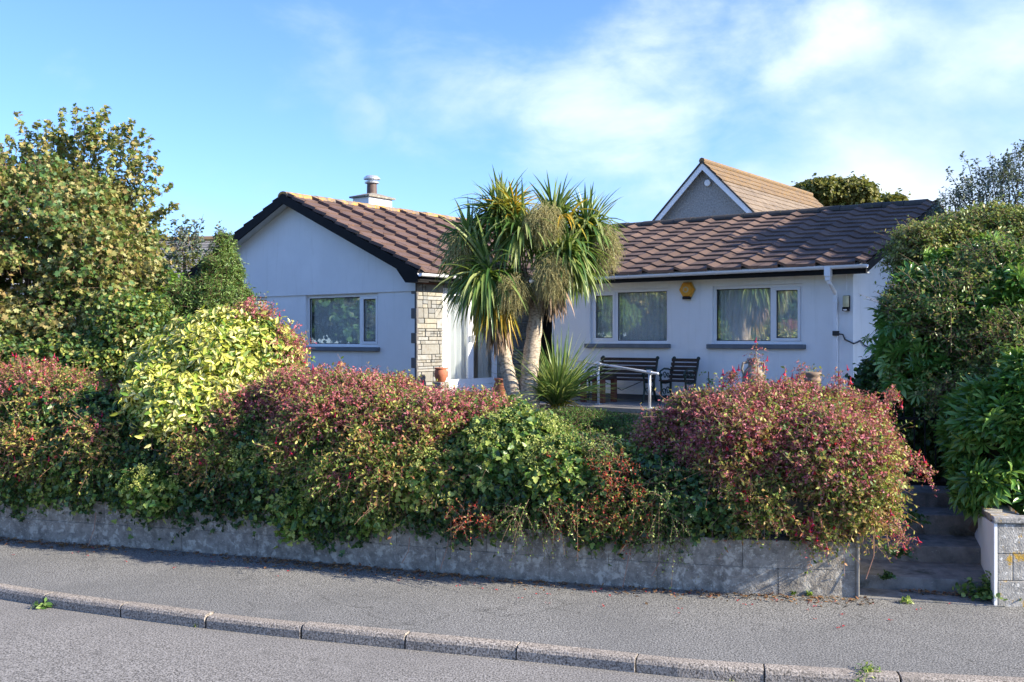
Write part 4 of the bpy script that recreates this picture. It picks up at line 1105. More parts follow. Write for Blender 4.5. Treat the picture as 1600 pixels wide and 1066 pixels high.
ybl(775, 495, -.15, 90, -1.6, .62, -.02, 'l_cord_dead', 'dead_leaves'); ybl(866, 445, -.1, 110, -1.6, .55, .2, 'l_cord_dead', 'dead_leaves'); ybl(808, 420, .1, 120, -1.5, .8, 0, 'l_cord_dead', 'dead_leaves'); ybl(780, 470, 0, 40, -1.8, .6, -.05, 'l_cord_dead', 'dead_leaves')
# flower panicles
for (px, py, dy, rx, rz, n) in ((848, 345, -.55, 34, 33, 900), (800, 455, -.6, 28, 32, 700), (862, 430, -.62, 34, 38, 900), (948, 385, -.25, 24, 40, 700), (722, 395, -.2, 24, 42, 500)):
    c = loc_p(px, py, dy); rr_ = np.array([rx/F*PY, .22, rz/F*PY])
    D = rnd(n); P = c+rr_*D*R.uniform(.25, .95, (n, 1)); P[:, 2] -= 0
    DD = nrm(D*.6+np.array([0, 0, -.7])+R.normal(size=(n, 3))*.45)
    po = put_stems('flower_panicle', P-DD*.06, DD, np.full(n, .16), np.full(n, .5), .0035, M['panicle'], pal)
    P2, A2, N2 = sprig_leaves(P-DD*.06, DD, np.full(n, .17), np.full(n, .5), 5)
    put_leaves('berries', P2, A2, N2, np.full(len(P2), .016), BIT, M['panicle'], po)

# young spiky cordyline
p = at(872, 642, 15.6)
sp_ = empty('spiky_plant', tuple(p), 0, 'young bright green sword-leaved plant right of the palm trunks', 'plant')
n = 300; D = rnd(n); D[:, 2] = np.abs(D[:, 2])*1.1+.35; D = nrm(D)
blades('leaves', R.normal(size=(n, 3))*[.05, .05, .04]+[0, 0, .12], D, R.uniform(.8, 1.3, n), .034, R.uniform(.25, .8, n), M['l_spiky'], sp_)
n = 26; D = rnd(n); D[:, 2] = np.abs(D[:, 2])*.2-.1; blades('old_leaves', R.normal(size=(n, 3))*[.05, .05, .03]+[0, 0, .12], nrm(D+[.3, -.2, 0]), R.uniform(.4, .7, n), .03, R.uniform(.4, 1.0, n), M['l_cord_yel'], sp_)
MB().tube([(0, 0, -.15), (0, 0, .1), (0, 0, .2)], [.09, .07, .05], 10).build('stem', M['palm_bark'], sp_)

# ================================================================== SHRUBS
def shrub(name, ells, label, cat, mats, n, m, L, size, tmpl=SIMPLE, alpha=(1, .6, .6), droop=.2, depth=.3, corek=.7, coremat='core_green', twig='twig', stem_r=.004,
          wa=.12, wf=2., spread=1.1, group=None, up=.6, out=.5, jit=.5, zmin=None, fw=.6, leafname='foliage', front=.35, root=None, ray=1.9):
    """bush built as many leafy sprigs leaving a knobbly skin; mats = [(material, share)]"""
    c0 = np.mean([e[0] for e in ells], axis=0); lo = min(e[0][2]-e[1][2] for e in ells)
    ro = np.array([c0[0], c0[1], lo]) if root is None else np.array(root, float)
    t = empty(name, tuple(ro), 0, label, cat, group)
    el = [(e[0]-ro, e[1]) for e in ells]
    P, O = blob_pts(el, n, depth, wf, wa, None if zmin is None else zmin-ro[2], front)
    D = nrm(O*alpha[0]+np.array([0, 0, alpha[1]])+R.normal(size=(n, 3))*alpha[2])
    LL = L*R.uniform(.55, 1.2, n)*np.where(R.random(n) < .06, ray, 1.); dr_ = np.full(n, droop)
    P = P-D*(LL*.35)[:, None]
    if twig: put_stems('stems', P, D, LL, dr_, stem_r, M[twig], t)
    P2, A2, N2 = sprig_leaves(P, D, LL, dr_, m, spread=spread, up=up, out=out, jit=jit, fw=fw)
    # share of each material by a slow wobble so colours come in clumps
    key = (wob(P2+ro, 1.7, 5.)+1)*.5*.55+R.random(len(P2))*.45
    order = np.argsort(key); acc = 0
    for (mt, sh) in mats:
        i0_ = int(acc*len(order)); acc += sh; i1_ = int(min(1, acc)*len(order)); ix = order[i0_:i1_]
        put_leaves(leafname, P2[ix], A2[ix], N2[ix], size*R.uniform(.65, 1.25, len(ix)), tmpl, M[mt], t)
    if corek: core('shade_core', el, M[coremat], t, corek)
    return t, el, ro

def wy(px):  # depth of the front wall under a pixel column
    d = (px-800)/F; i = np.argmin(np.abs(WALL[:, 0]/WALL[:, 1]-d)); return WALL[i, 1]

# ivy curtain over the wall
ell = []
for px in range(-110, 1180, 52):
    Y = wy(px)+.25; top = np.interp(px, [-100, 200, 420, 640, 760, 900, 1070, 1180], [600, 610, 640, 690, 680, 690, 720, 760]); bot = np.interp(px, [-100, 0, 200, 350, 450, 540, 620, 700, 800, 860, 930, 1000, 1070, 1120, 1180], [812, 795, 812, 818, 838, 850, 820, 850, 836, 812, 846, 852, 840, 838, 825])
    ell.append(E(px, (top+bot)/2, Y, 50, (bot-top)/2, .42))
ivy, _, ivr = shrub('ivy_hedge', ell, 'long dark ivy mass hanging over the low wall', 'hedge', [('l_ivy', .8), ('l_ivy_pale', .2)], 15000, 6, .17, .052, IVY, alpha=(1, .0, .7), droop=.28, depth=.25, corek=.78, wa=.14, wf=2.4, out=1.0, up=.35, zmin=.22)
# hanging strands and umbels
def umbels(parent, ro, ells, n, zlo, zhi, size=.02):
    P, O = blob_pts(ells, n, .04, 2.4, .14)
    P = P[(P[:, 2]+ro[2] > zlo) & (O[:, 1] < .2)]
    P = P+np.array([.02, -.13, .06])
    k = len(P); m = 26
    D = rnd(k*m); C = np.repeat(P, m, 0)+np.repeat(R.normal(size=(k, 3)), m, 0)*0+D*.016
    # three or four little balls per umbel
    off = np.repeat(R.normal(size=(k*5, 3))*.035, 12, 0); C5 = np.repeat(np.repeat(P, 5, 0), 12, 0)+off; D5 = rnd(k*5*12)
    put_leaves('umbels', C5+D5*.013, D5, rnd(len(D5)), np.full(len(D5), .022), BIT, M['umbel'], parent)
    return P
ell_f = [E(690, 740, wy(690)+.15, 70, 40, .35), E(800, 710, wy(800)+.2, 80, 60, .4), E(470, 790, wy(470)-.05, 30, 35, .2), E(580, 800, wy(580)-.08, 30, 20, .2), E(430, 720, wy(430)+.1, 60, 25, .3), E(870, 730, wy(870)+.1, 50, 40, .3), E(250, 760, wy(250)+.05, 50, 30, .3)]
ivb, el_, ro_ = shrub('flowering_ivy', ell_f, 'pale glossy ivy with yellow-green flower balls midway along the hedge', 'shrub', [('l_ivy_pale', .75), ('l_ivy', .25)], 3400, 7, .2, .058, IVY, alpha=(1, .2, .6), depth=.4, corek=0, wa=.2, wf=3, out=.9)
umbels(ivb, ro_, el_, 330, 0, 9)
# green top of hedge between the fuchsias
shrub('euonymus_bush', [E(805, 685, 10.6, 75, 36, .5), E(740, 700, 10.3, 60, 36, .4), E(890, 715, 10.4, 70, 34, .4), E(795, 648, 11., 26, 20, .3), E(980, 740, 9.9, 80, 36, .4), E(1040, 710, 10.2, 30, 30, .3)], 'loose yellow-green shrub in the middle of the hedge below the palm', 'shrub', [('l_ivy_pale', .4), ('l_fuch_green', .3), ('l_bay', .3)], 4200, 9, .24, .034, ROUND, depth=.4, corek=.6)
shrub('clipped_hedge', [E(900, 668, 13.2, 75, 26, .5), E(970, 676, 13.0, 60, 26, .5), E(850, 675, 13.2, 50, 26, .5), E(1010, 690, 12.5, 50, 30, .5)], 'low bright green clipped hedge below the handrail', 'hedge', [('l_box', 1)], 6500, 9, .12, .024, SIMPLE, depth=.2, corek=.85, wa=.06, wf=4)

FLOWER = None
def one_flower(p, par, k=1.):
    global FLOWER
    if FLOWER is None:
        mb = MB(); tv, tf = SIMPLE
        for q in range(4):
            a = q*math.pi/2+.3; ax = Vector((math.cos(a)*.62, math.sin(a)*.62, -.78)); sx = Vector((-math.sin(a), math.cos(a), 0)); nz_ = sx.cross(ax)
            mb.add([tuple((sx*v[0]*1.1+ax*v[1]+nz_*v[2])*.045) for v in tv], tf)
        mb.tube([(0, 0, .045), (0, 0, .02), (0, 0, 0)], [.002, .005, .007], 5)
        nred = len(mb.f); mb.lathe([(.006, 0), (.011, -.014), (.012, -.026)], n=6)
        mb.tube([(0, 0, -.02), (0, 0, -.052)], .0012, 3)
        FLOWER = bpy.data.meshes.new('flower'); FLOWER.from_pydata(mb.v, [], mb.f); FLOWER.update()
        FLOWER.materials.append(M['flower']); FLOWER.materials.append(M['flower_skirt'])
        for i, f in enumerate(FLOWER.polygons): f.material_index = int(nred <= i < nred+12)
    o = bpy.data.objects.new('flower', FLOWER); COL.objects.link(o); o.parent = par; o.location = tuple(map(float, p))
    o.rotation_euler = (random.uniform(-.3, .3), random.uniform(-.3, .3), random.uniform(0, 6)); z_ = random.uniform(.65, 1.0)*k; o.scale = (z_, z_, z_)
    return o
def fuchsia(ells, label, n, seed_top, n_fl, greens=.5, name='fuchsia_bush', green_low=.5, cluster=1.0, shoots=()):
    t, el, ro = shrub(name, ells, label, 'bush', group='fuchsias along the top of the wall', mats=[('l_fuch', .55), ('l_fuch_green', .45)], n=n, m=12, L=.32, size=.041, tmpl=SIMPLE, alpha=(1, .35, .8), droop=.18, depth=.5, corek=.62, coremat='core_brown', twig='twig_pale', stem_r=.003, wa=.3, wf=2.2, spread=1.2, jit=.8, ray=2.0)
    # seed heads / calyces: tiny mauve stars mostly on the upper side
    k = int(n*2.2); P, O = blob_pts(el, k, .3, 2.2, .24, front=.3)
    zr = max((e[0][2]+e[1][2]) for e in el); zl = min((e[0][2]-e[1][2]) for e in el)
    h = (P[:, 2]-zl)/(zr-zl)
    keep = R.random(k) < np.clip((h-seed_top)*2.4+.12+.35*wob(P+ro, 2.2, 3.), .03, 1)*cluster
    P = P[keep]; O = O[keep]; D = nrm(O+np.array([0, 0, .5])+R.normal(size=P.shape)*.7)
    LL = R.uniform(.12, .34, len(P)); dr_ = np.full(len(P), .2)
    put_stems('stems', P-D*.08, D, LL, dr_, .0025, M['twig_pale'], t)
    P2, A2, N2 = sprig_leaves(P-D*.08, D, LL, dr_, 15, spread=1.3, jit=1.2)
    tag(put_leaves('seed_heads', P2, A2, N2, R.uniform(.019, .039, len(P2)), BIT, M['calyx'], t), kind='stuff')
    # pendant flowers: four red sepals, a tube and a purple skirt; one object each
    Pf, Of = blob_pts(el, n_fl, .02, 2.2, .24, front=.02); Pf = Pf+Of*.09+np.array([0, 0, -.02])
    for q in Pf[:100]: one_flower(q, t)
    if len(Pf) > 100:
        q = Pf[100:]; j = len(q); A_ = np.concatenate([R.normal(size=(j, 3))*.7+[0, 0, -1.3] for _ in range(5)])
        tag(put_leaves('flowers', np.tile(q, (5, 1)), A_, rnd(len(A_)), np.full(len(A_), .04), SIMPLE, M['flower'], t), kind='stuff')
    for (px, py0, py1, Y, lean) in shoots:
        p0_ = at(px, py0, Y)-ro; p1_ = at(px+lean, py1, Y)-ro; mb = MB(); mb.tube([p0_, (p0_+p1_)/2+[.01, 0, 0], p1_], [.009, .007, .003], 6); mb.build('shoot', M['twig_pale'], t)
        nn = 46; tt = R.uniform(.35, 1.05, nn)[:, None]; Q = p0_+(p1_-p0_)*tt; DD = nrm(R.normal(size=(nn, 3))+[0, 0, .3])
        P2, A2, N2 = sprig_leaves(Q, DD, np.full(nn, .13), np.full(nn, .5), 9, spread=1.2, jit=1)
        put_leaves('seed_heads', P2, A2, N2, R.uniform(.015, .03, len(P2)), BIT, M['calyx'], t)
        put_leaves('foliage', P2[::3]+.01, A2[::3], N2[::3], np.full(len(P2[::3]), .024), SIMPLE, M['l_fuch'], t)
        for q in Q[:6]+DD[:6]*.12: one_flower(q, t)
    return t
Yr = 9.5
fuchsia([E(1190, 700, 9.6, 130, 75, .6), E(1100, 660, 9.9, 50, 36, .4), E(1050, 690, 10.0, 40, 32, .35), E(1325, 655, 9.8, 40, 30, .35), E(1285, 730, 9.3, 95, 75, .5), E(1125, 690, 9.8, 60, 45, .5), E(1230, 655, 9.9, 110, 40, .5), E(1225, 790, 9.05, 85, 36, .28), E(1345, 710, 9.6, 42, 46, .35), E(1340, 785, 9.0, 42, 44, .28), E(1160, 745, 9.3, 60, 50, .35), E(1270, 820, 8.95, 30, 20, .15)],
        'big pink and russet fuchsia billowing over the wall beside the steps', 9000, .3, 190, shoots=((1187, 640, 548, 9.6, -6), (1262, 640, 575, 9.8, -12), (1313, 640, 588, 9.6, -4), (1385, 650, 610, 9.8, 10), (1405, 700, 745, 9.3, 48), (1390, 780, 850, 9.0, 25), (1270, 800, 850, 8.85, 2), (1140, 600, 590, 9.7, 4), (1220, 620, 600, 9.7, 10)))
fuchsia([E(560, 650, 10.7, 130, 55, .6), E(480, 635, 11., 60, 48, .5), E(690, 665, 10.5, 95, 48, .55), E(620, 700, 10.35, 120, 60, .45), E(500, 700, 10.6, 90, 60, .45), E(590, 740, 10.1, 110, 50, .35), E(750, 660, 10.5, 45, 40, .4), E(400, 665, 11.1, 70, 50, .4), E(335, 705, 10.95, 50, 36, .35), E(700, 740, 10.0, 60, 40, .3)],
        'wide mauve-topped fuchsia in the middle of the hedge below the gable', 9500, .52, 90, shoots=((505, 610, 575, 11, -2), (530, 610, 572, 11, 0), (640, 640, 605, 10.8, 5), (660, 640, 608, 10.8, 0), (480, 620, 590, 11, -6)))
fuchsia([E(60, 640, 12.0, 90, 60, .6), E(-40, 640, 12.4, 90, 66, .6), E(130, 640, 11.9, 70, 50, .5), E(60, 700, 11.5, 100, 45, .4), E(-40, 690, 11.8, 80, 60, .4), E(170, 690, 11.3, 55, 40, .35)],
        'fuchsia bush with red flowers at the left end of the hedge', 6000, .55, 130, cluster=.32, shoots=((35, 600, 560, 12, -4), (75, 600, 565, 12, 3)))
fuchsia([E(395, 500, 12.2, 35, 22, .25), E(440, 560, 12.0, 28, 45, .25), E(420, 620, 11.7, 40, 30, .25), E(310, 655, 11.35, 28, 26, .2)], 'reddish fuchsia sprays growing through the variegated shrub', 380, .1, 20)
# red-leaved cotoneaster sprays
shrub('cotoneaster_bush', [E(905, 800, 9.35, 60, 26, .2), E(865, 720, 9.4, 20, 20, .12), E(955, 740, 9.35, 32, 26, .15), E(985, 790, 9.3, 40, 36, .2), E(740, 805, 9.5, 40, 20, .15)], 'red-tinged small-leaved sprays low in the middle of the hedge', 'shrub', [('l_red', .5), ('l_fuch_green', .5)], 420, 14, .22, .026, SIMPLE, alpha=(.9, .1, .7), corek=0, wa=.3, depth=.6)
# hanging green sprays on the face
shrub('trailing_spray', [E(840, 800, 9.35, 60, 30, .15), E(925, 700, 9.6, 40, 30, .2), E(1040, 790, 9.25, 40, 60, .2)], 'light green trailing twigs hanging over the wall, right of the middle', 'shrub', [('l_bay', .6), ('l_ivy_pale', .4)], 300, 14, .3, .024, SIMPLE, alpha=(.9, -.3, .6), corek=0, wa=.3, depth=.5, droop=.4)

# variegated yellow shrub
shrub('variegated_shrub', [E(345, 572, 12.1, 108, 72, .75), E(295, 605, 11.9, 72, 62, .55), E(415, 558, 12.1, 46, 54, .5), E(350, 522, 12.2, 74, 34, .45), E(258, 578, 12.0, 42, 42, .4), E(285, 632, 11.1, 50, 38, .4), E(240, 615, 11.35, 28, 40, .35), E(345, 628, 11.2, 40, 28, .3)], 'rounded shrub with bright yellow variegated leaves on top of the hedge', 'shrub', [('l_aucuba', .86), ('l_bay', .14)], 7400, 7, .22, .088, half_leaf([(.17, .25), (.2, .55), (.1, .85)], .25, -.25), alpha=(1, .15, .35), droop=.35, depth=.25, corek=.7, wa=.2, wf=2.8, spread=.9, up=.3, out=1.1, jit=.5)
# trees and shrubs at left
def limbs(t, ro, base_, tips, r0, mat='bark', name='limb'):
    for k, tp in enumerate(tips):
        a = np.array(base_)-ro; b = np.array(tp)-ro; m1 = a*.6+b*.4+np.array([0, 0, .12])*np.linalg.norm(b-a)+R.normal(size=3)*.08*np.linalg.norm(b-a)
        Q = [a*(1-q)**2+2*m1*q*(1-q)+b*q*q+R.normal(size=3)*.02 for q in np.linspace(0, 1, 8)]
        MB().tube(Q, [r0*(1-.8*q) for q in np.linspace(0, 1, 8)], 7).build(name, M[mat], t)
def shoots(t, ro, lst, mat, size, tmpl, r=.012, twig='bark', m=60, L=.14, spread_px=0):
    P_, A_, N_ = [], [], []
    for (px0, py0, px1, py1, Y) in lst:
        a = at(px0, py0, Y)-ro; b = at(px1, py1, Y+R.uniform(-.3, .3))-ro
        q = np.linspace(0, 1, 6)[:, None]; Q = a*(1-q)+b*q+R.normal(size=(6, 3))*.015
        MB().tube([tuple(x) for x in Q], [r*(1-.8*z) for z in np.linspace(0, 1, 6)], 5).build('shoot', M[twig], t)
        tt = R.uniform(0.05, 1, m)[:, None]; S0 = a+(b-a)*tt; DD = nrm(R.normal(size=(m, 3))*[1, 1, .4]+nrm(b-a)*.9)
        p_, a_, n_ = sprig_leaves(S0, DD, np.full(m, L)*(1.25-tt[:, 0]*.8), np.full(m, .1), 2, t0=.3)
        P_.append(p_); A_.append(a_); N_.append(n_)
    put_leaves('foliage', np.concatenate(P_), np.concatenate(A_), np.concatenate(N_), size*R.uniform(.6, 1.2, sum(len(x) for x in P_)), tmpl, M[mat], t)
YS = 15.
tr, el_, ro_ = shrub('sycamore_tree', [E(80, 370, YS, 110, 85, 1.4), E(30, 320, YS, 80, 60, 1.1), E(145, 340, YS, 60, 55, .9), E(160, 430, YS-.4, 70, 70, 1.0), E(20, 430, YS-.6, 100, 80, 1.2), E(-70, 380, YS, 90, 120, 1.4), E(110, 500, YS-.8, 90, 65, .9), E(90, 300, YS, 50, 36, .8), E(0, 520, YS-1., 80, 50, .8), E(190, 385, YS-.2, 45, 40, .6)],
                  'large sycamore with green and brown autumn leaves at the left edge', 'tree', [('l_maple', .8), ('l_maple_green', .2)], 9500, 7, .5, .07, MAPLE, alpha=(.7, .9, .7), depth=.6, corek=0, coremat='core_green', wa=.42, wf=1.7, twig='twig', stem_r=.005, root=at(70, 640, YS), up=.5, jit=.8, front=.6)
limbs(tr, ro_, at(70, 640, YS), [at(60, 520, YS), at(30, 350, YS), at(130, 330, YS), at(180, 420, YS), at(-40, 400, YS), at(90, 250, YS)], .11)
MB().tube([(0, 0, -.6), (0, 0, .2), (.05, 0, 1.1)], [.22, .17, .13], 12).build('trunk', M['bark'], tr)
shoots(tr, ro_, [(55, 300, 30, 180, YS), (85, 280, 98, 175, YS), (110, 280, 140, 172, YS), (140, 290, 150, 178, YS), (170, 300, 204, 190, YS), (190, 330, 235, 215, YS), (75, 300, 72, 186, YS), (20, 330, -20, 200, YS), (40, 300, 45, 205, YS), (70, 290, 68, 215, YS), (130, 290, 130, 190, YS), (160, 300, 182, 215, YS), (185, 330, 212, 250, YS), (120, 270, 108, 215, YS), (150, 280, 158, 190, YS), (200, 370, 240, 300, YS), (205, 380, 255, 330, YS), (30, 290, 15, 215, YS), (55, 280, 58, 190, YS), (90, 260, 80, 195, YS), (115, 260, 120, 168, YS), (140, 250, 165, 168, YS), (100, 250, 97, 205, YS), (175, 270, 195, 195, YS), (190, 290, 222, 205, YS), (205, 320, 243, 240, YS), (200, 350, 262, 290, YS), (150, 250, 140, 200, YS), (225, 350, 275, 320, YS), (60, 270, 35, 225, YS), (5, 280, -5, 225, YS), (215, 290, 205, 225, YS), (165, 240, 180, 200, YS), (215, 320, 250, 262, YS)], 'l_maple', .068, MAPLE, m=58, L=.14, r=.010)
shrub('bramble_thicket', [E(110, 570, 13.4, 100, 40, .6), E(210, 520, 13.6, 60, 60, .6), E(30, 570, 13.6, 80, 40, .6)], 'tangled olive-green bushes under the sycamore behind the hedge', 'shrub', [('l_fuch_green', .4), ('l_maple_green', .35), ('l_privet', .25)], 3800, 8, .28, .055, ROUND, depth=.5, corek=.6, wa=.2)
bt, _, _ = shrub('conical_bay_shrub', [E(340, 470, 14.6, 52, 40, .6), E(348, 430, 14.6, 27, 34, .4), E(350, 388, 14.6, 10, 22, .15), E(300, 480, 14.5, 38, 38, .5), E(275, 500, 14.4, 40, 36, .5)], 'conical glossy green shrub in front of the left eaves', 'shrub', [('l_bay', 1)], 3400, 10, .2, .058, NARROW, alpha=(.8, .9, .3), depth=.35, corek=.68, wa=.14, wf=3, up=.3, out=.6)
shrub('bright_green_shrub', [E(235, 455, 16.2, 40, 32, .6), E(270, 470, 16, 30, 30, .5)], 'sunlit lime green shrub between the sycamore and the conical bush', 'shrub', [('l_bright', 1)], 1600, 9, .2, .045, ROUND, depth=.4, corek=.7)
ap_, el_, ro_ = shrub('apple_tree', [E(290, 390, 22, 22, 26, .5), E(280, 430, 22, 26, 28, .5)], 'thin upright fruit tree in front of the distant slate roof', 'tree', [('l_blue', .4), ('l_privet', .6)], 150, 9, .45, .07, ROUND, alpha=(.5, 1.2, .4), depth=.6, corek=0, root=at(290, 560, 22))
MB().tube([(0, 0, -.5), (0, 0, 1.2), tuple(at(288, 400, 22)-ro_)], [.09, .06, .03], 8).build('trunk', M['bark'], ap_)
shoots(ap_, ro_, [(285, 400, 290, 335, 22), (275, 400, 272, 345, 22), (300, 400, 318, 335, 22), (310, 420, 345, 350, 22), (265, 420, 258, 360, 22), (305, 395, 303, 345, 22)], 'l_blue', .075, ROUND, m=24, L=.14, r=.012)

# ---- right side planting
shrub('mixed_evergreen_shrub', [E(1490, 385, 12.8, 70, 42, .6), E(1440, 400, 12.6, 42, 45, .5), E(1555, 370, 12.8, 70, 40, .6), E(1425, 480, 12.6, 30, 40, .5), E(1500, 470, 12.8, 80, 80, .6), E(1580, 480, 12.5, 60, 100, .6)], 'tall small-leaved evergreen shrub against the right end of the house', 'shrub', [('l_privet', .75), ('l_bay', .25)], 8500, 9, .3, .05, SIMPLE, alpha=(.9, .5, .6), depth=.4, corek=.72, wa=.18, wf=1.9, twig='twig')
bs, _, ro_ = shrub('blue_grey_shrub', [E(1560, 300, 13.6, 60, 30, .5), E(1610, 290, 13.6, 50, 60, .5), E(1500, 325, 13.6, 40, 22, .4)], 'leggy blue-green shoots rising above the evergreens at the right edge', 'shrub', [('l_blue', 1)], 420, 9, .3, .05, SIMPLE, alpha=(.4, 1.2, .4), depth=.6, corek=0, twig='twig_dark')
shoots(bs, ro_, [(1545, 340, 1502, 240, 13.6), (1520, 340, 1480, 265, 13.6), (1545, 330, 1524, 248, 13.6), (1560, 330, 1548, 240, 13.6), (1575, 320, 1578, 245, 13.6), (1590, 320, 1572, 245, 13.6), (1590, 300, 1597, 222, 13.6), (1605, 310, 1620, 225, 13.6), (1530, 340, 1503, 268, 13.6), (1510, 350, 1490, 300, 13.6), (1490, 350, 1468, 315, 13.6), (1570, 320, 1560, 255, 13.6)], 'l_blue', .055, SIMPLE, m=55, L=.1, r=.01, twig='twig_dark')

def fatsia(ells, label, n, zmin=None):
    c0 = np.mean([e[0] for e in ells], axis=0); ro = np.array([c0[0], c0[1], .8])
    t = empty('fatsia_shrub', tuple(ro), 0, label, 'shrub'); el = [(e[0]-ro, e[1]) for e in ells]
    P, O = blob_pts(el, n, .6, 2.6, .45, front=.3)
    D = nrm(O+np.array([0, 0, -.05])+R.normal(size=P.shape)*.6); Nn = nrm(O*.6+np.array([0, 0, .8])+R.normal(size=P.shape)*.6)
    put_leaves('foliage', P, D, Nn, R.uniform(.09, .21, n), FATSIA, M['l_fatsia'], t)
    st_n = nrm(D-Nn*.4); put_stems('stems', P-st_n*.3, st_n, np.full(n, .3), np.full(n, 0.), .006, M['l_bright'], t)
    core('shade_core', el, M['core_green'], t, .42)
    for k in range(4): MB().tube([(R.uniform(-.3, .3), 0, -.3), tuple(el[k % len(el)][0]*.5), tuple(el[k % len(el)][0])], [.04, .03, .02], 7).build('stem', M['bark'], t)
    return t
fatsia([E(1480, 540, 11.6, 95, 110, .6), E(1420, 510, 11.9, 45, 45, .4), E(1560, 500, 11.4, 90, 100, .6), E(1540, 430, 11.8, 80, 45, .5)], 'tall glossy fatsia with large fingered leaves right of the house', 1700)
fatsia([E(1570, 690, 10.0, 75, 95, .5), E(1530, 690, 10.4, 42, 75, .4), E(1600, 640, 9.9, 40, 80, .4), E(1560, 755, 9.75, 60, 50, .35), E(1520, 750, 10.0, 28, 34, .25)], 'big-leaved fatsia drooping over the white-sided wall by the steps', 1700)
shrub('straggling_shrub', [E(1480, 480, 11.4, 90, 70, .6), E(1560, 560, 10.9, 70, 70, .5), E(1440, 560, 11.5, 50, 60, .4), E(1560, 420, 11.5, 70, 40, .5), E(1500, 620, 10.8, 50, 40, .4)], 'straggling small-leaved twigs growing through the big fingered leaves at the right', 'shrub', [('l_privet', .5), ('l_bay', .5)], 1500, 9, .4, .045, SIMPLE, alpha=(.8, .6, .8), depth=.5, corek=0, wa=.35, twig='twig')
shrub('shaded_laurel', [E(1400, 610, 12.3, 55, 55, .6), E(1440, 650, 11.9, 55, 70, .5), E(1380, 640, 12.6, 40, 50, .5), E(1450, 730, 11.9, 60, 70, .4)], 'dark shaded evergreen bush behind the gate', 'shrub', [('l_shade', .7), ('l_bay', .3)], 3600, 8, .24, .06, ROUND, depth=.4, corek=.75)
shrub('flowering_shrub', [E(1590, 590, 10.6, 60, 40, .4), E(1540, 600, 10.9, 40, 35, .3)], 'olive-green shrub with a single mauve flower at the right edge', 'shrub', [('l_privet', .6), ('l_bay', .4)], 900, 9, .24, .045, ROUND, depth=.4, corek=.6)
p = at(1592, 578, 10.1); t = empty('mauve_flower', tuple(p), 0, 'single mauve mallow flower at the right edge', 'flower')
D = rnd(10); D[:, 1] -= .6; put_leaves('petals', np.zeros((10, 3)), D, rnd(10)+[0, -1, 0], np.full(10, .05), ROUND, M['flower_skirt'], t)
# hedge running out of the frame to the right, behind the pier wall
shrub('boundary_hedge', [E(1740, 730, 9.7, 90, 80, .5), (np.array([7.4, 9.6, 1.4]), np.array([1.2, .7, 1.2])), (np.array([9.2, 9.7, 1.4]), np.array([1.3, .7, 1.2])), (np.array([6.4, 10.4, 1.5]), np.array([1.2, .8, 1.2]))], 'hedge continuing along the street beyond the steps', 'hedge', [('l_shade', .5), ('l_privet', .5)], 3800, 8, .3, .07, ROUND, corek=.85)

# big garden tree out of frame whose shade falls on the roof
def big_tree(name, c, r, h, label, cat, mat, n, size, m=6, corek=.55, seed=0, L=.6, group=None):
    c = np.array(c, float); h = h*(.62 if name == 'street_tree' else 1)
    ells = []
    rr_ = random.Random(seed)
    for k in range(9):
        a = rr_.random()*6.28; q = rr_.random()*.55
        ells.append((np.array([c[0]+math.cos(a)*r[0]*q, c[1]+math.sin(a)*r[1]*q, h*(.5+.32*rr_.random())]), np.array([r[0]*.55, r[1]*.55, h*.19])))
    t, el, ro = shrub(name, ells, label, cat, [(mat, 1)], n, m, L, size, ROUND, alpha=(.9, .5, .5), depth=.5, corek=corek, wa=.2, wf=.9, twig=None, front=None, root=(c[0], c[1], 0), group=group)
    MB().tube([(0, 0, -.2), (.05, 0, h*.25), (0, .05, h*.55)], [.05*h*.7, .035*h, .02*h], 10).build('trunk', M['bark'], t)
    limbs(t, ro, (c[0], c[1], h*.3), [tuple(e[0]) for e in ells[:6]], .016*h)
    return t
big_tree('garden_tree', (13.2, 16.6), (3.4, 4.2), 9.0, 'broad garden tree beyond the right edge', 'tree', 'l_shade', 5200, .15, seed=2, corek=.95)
# oak behind the neighbour's roof
ok_, el_, ro_ = shrub('distant_oak', [E(1300, 305, 62, 50, 17, 3), E(1275, 303, 62, 32, 13, 3), E(1330, 309, 62, 24, 13, 3)], 'round-topped olive tree behind the neighbouring roof', 'tree', [('l_tree', 1)], 3800, 9, .8, .2, ROUND, depth=.5, corek=.7, wa=.2, wf=.5, twig=None, root=at(1300, 600, 62))
MB().tube([(0, 0, -1), tuple(at(1300, 330, 62)-ro_)], [.4, .3], 8).build('trunk', M['bark'], ok_)
ok_, el_, ro_ = shrub('far_treetop', [E(1385, 322, 70, 22, 10, 2), E(1365, 326, 70, 18, 8, 2)], 'small treetop just showing over the right wing ridge', 'tree', [('l_tree', 1)], 500, 7, .8, .3, ROUND, depth=.5, corek=.5, wa=.2, wf=.5, twig=None, root=at(1385, 600, 70))
MB().tube([(0, 0, -1), tuple(at(1385, 335, 70)-ro_)], [.3, .2], 8).build('trunk', M['bark'], ok_)
# across the street (seen only in the window reflections)
for k, (x, y, r_, h_) in enumerate(((-30, -8, 5, 8), (-38, -2, 6, 9), (-24, -17, 5, 7), (-45, -14, 7, 10), (-33, -24, 6, 8), (-18, -24, 5, 7), (-50, 4, 7, 10), (-27, 0.5, 3.5, 6), (-56, 12, 7, 10))):
    big_tree('street_tree', (x, y), (r_, r_), h_, ['rounded tree across the street, nearest the bend', 'broad tree across the street beside the bend', 'smaller tree across the street', 'tallest tree far across the street', 'full tree far across the street', 'low tree across the street behind the viewer', 'tall tree at the far left end of the street', 'slim young tree across the street', 'farthest tree at the left end of the street'][k], 'tree', 'l_shade', 900, .45, m=5, seed=k+5, corek=.8, L=1., group='trees across the street')

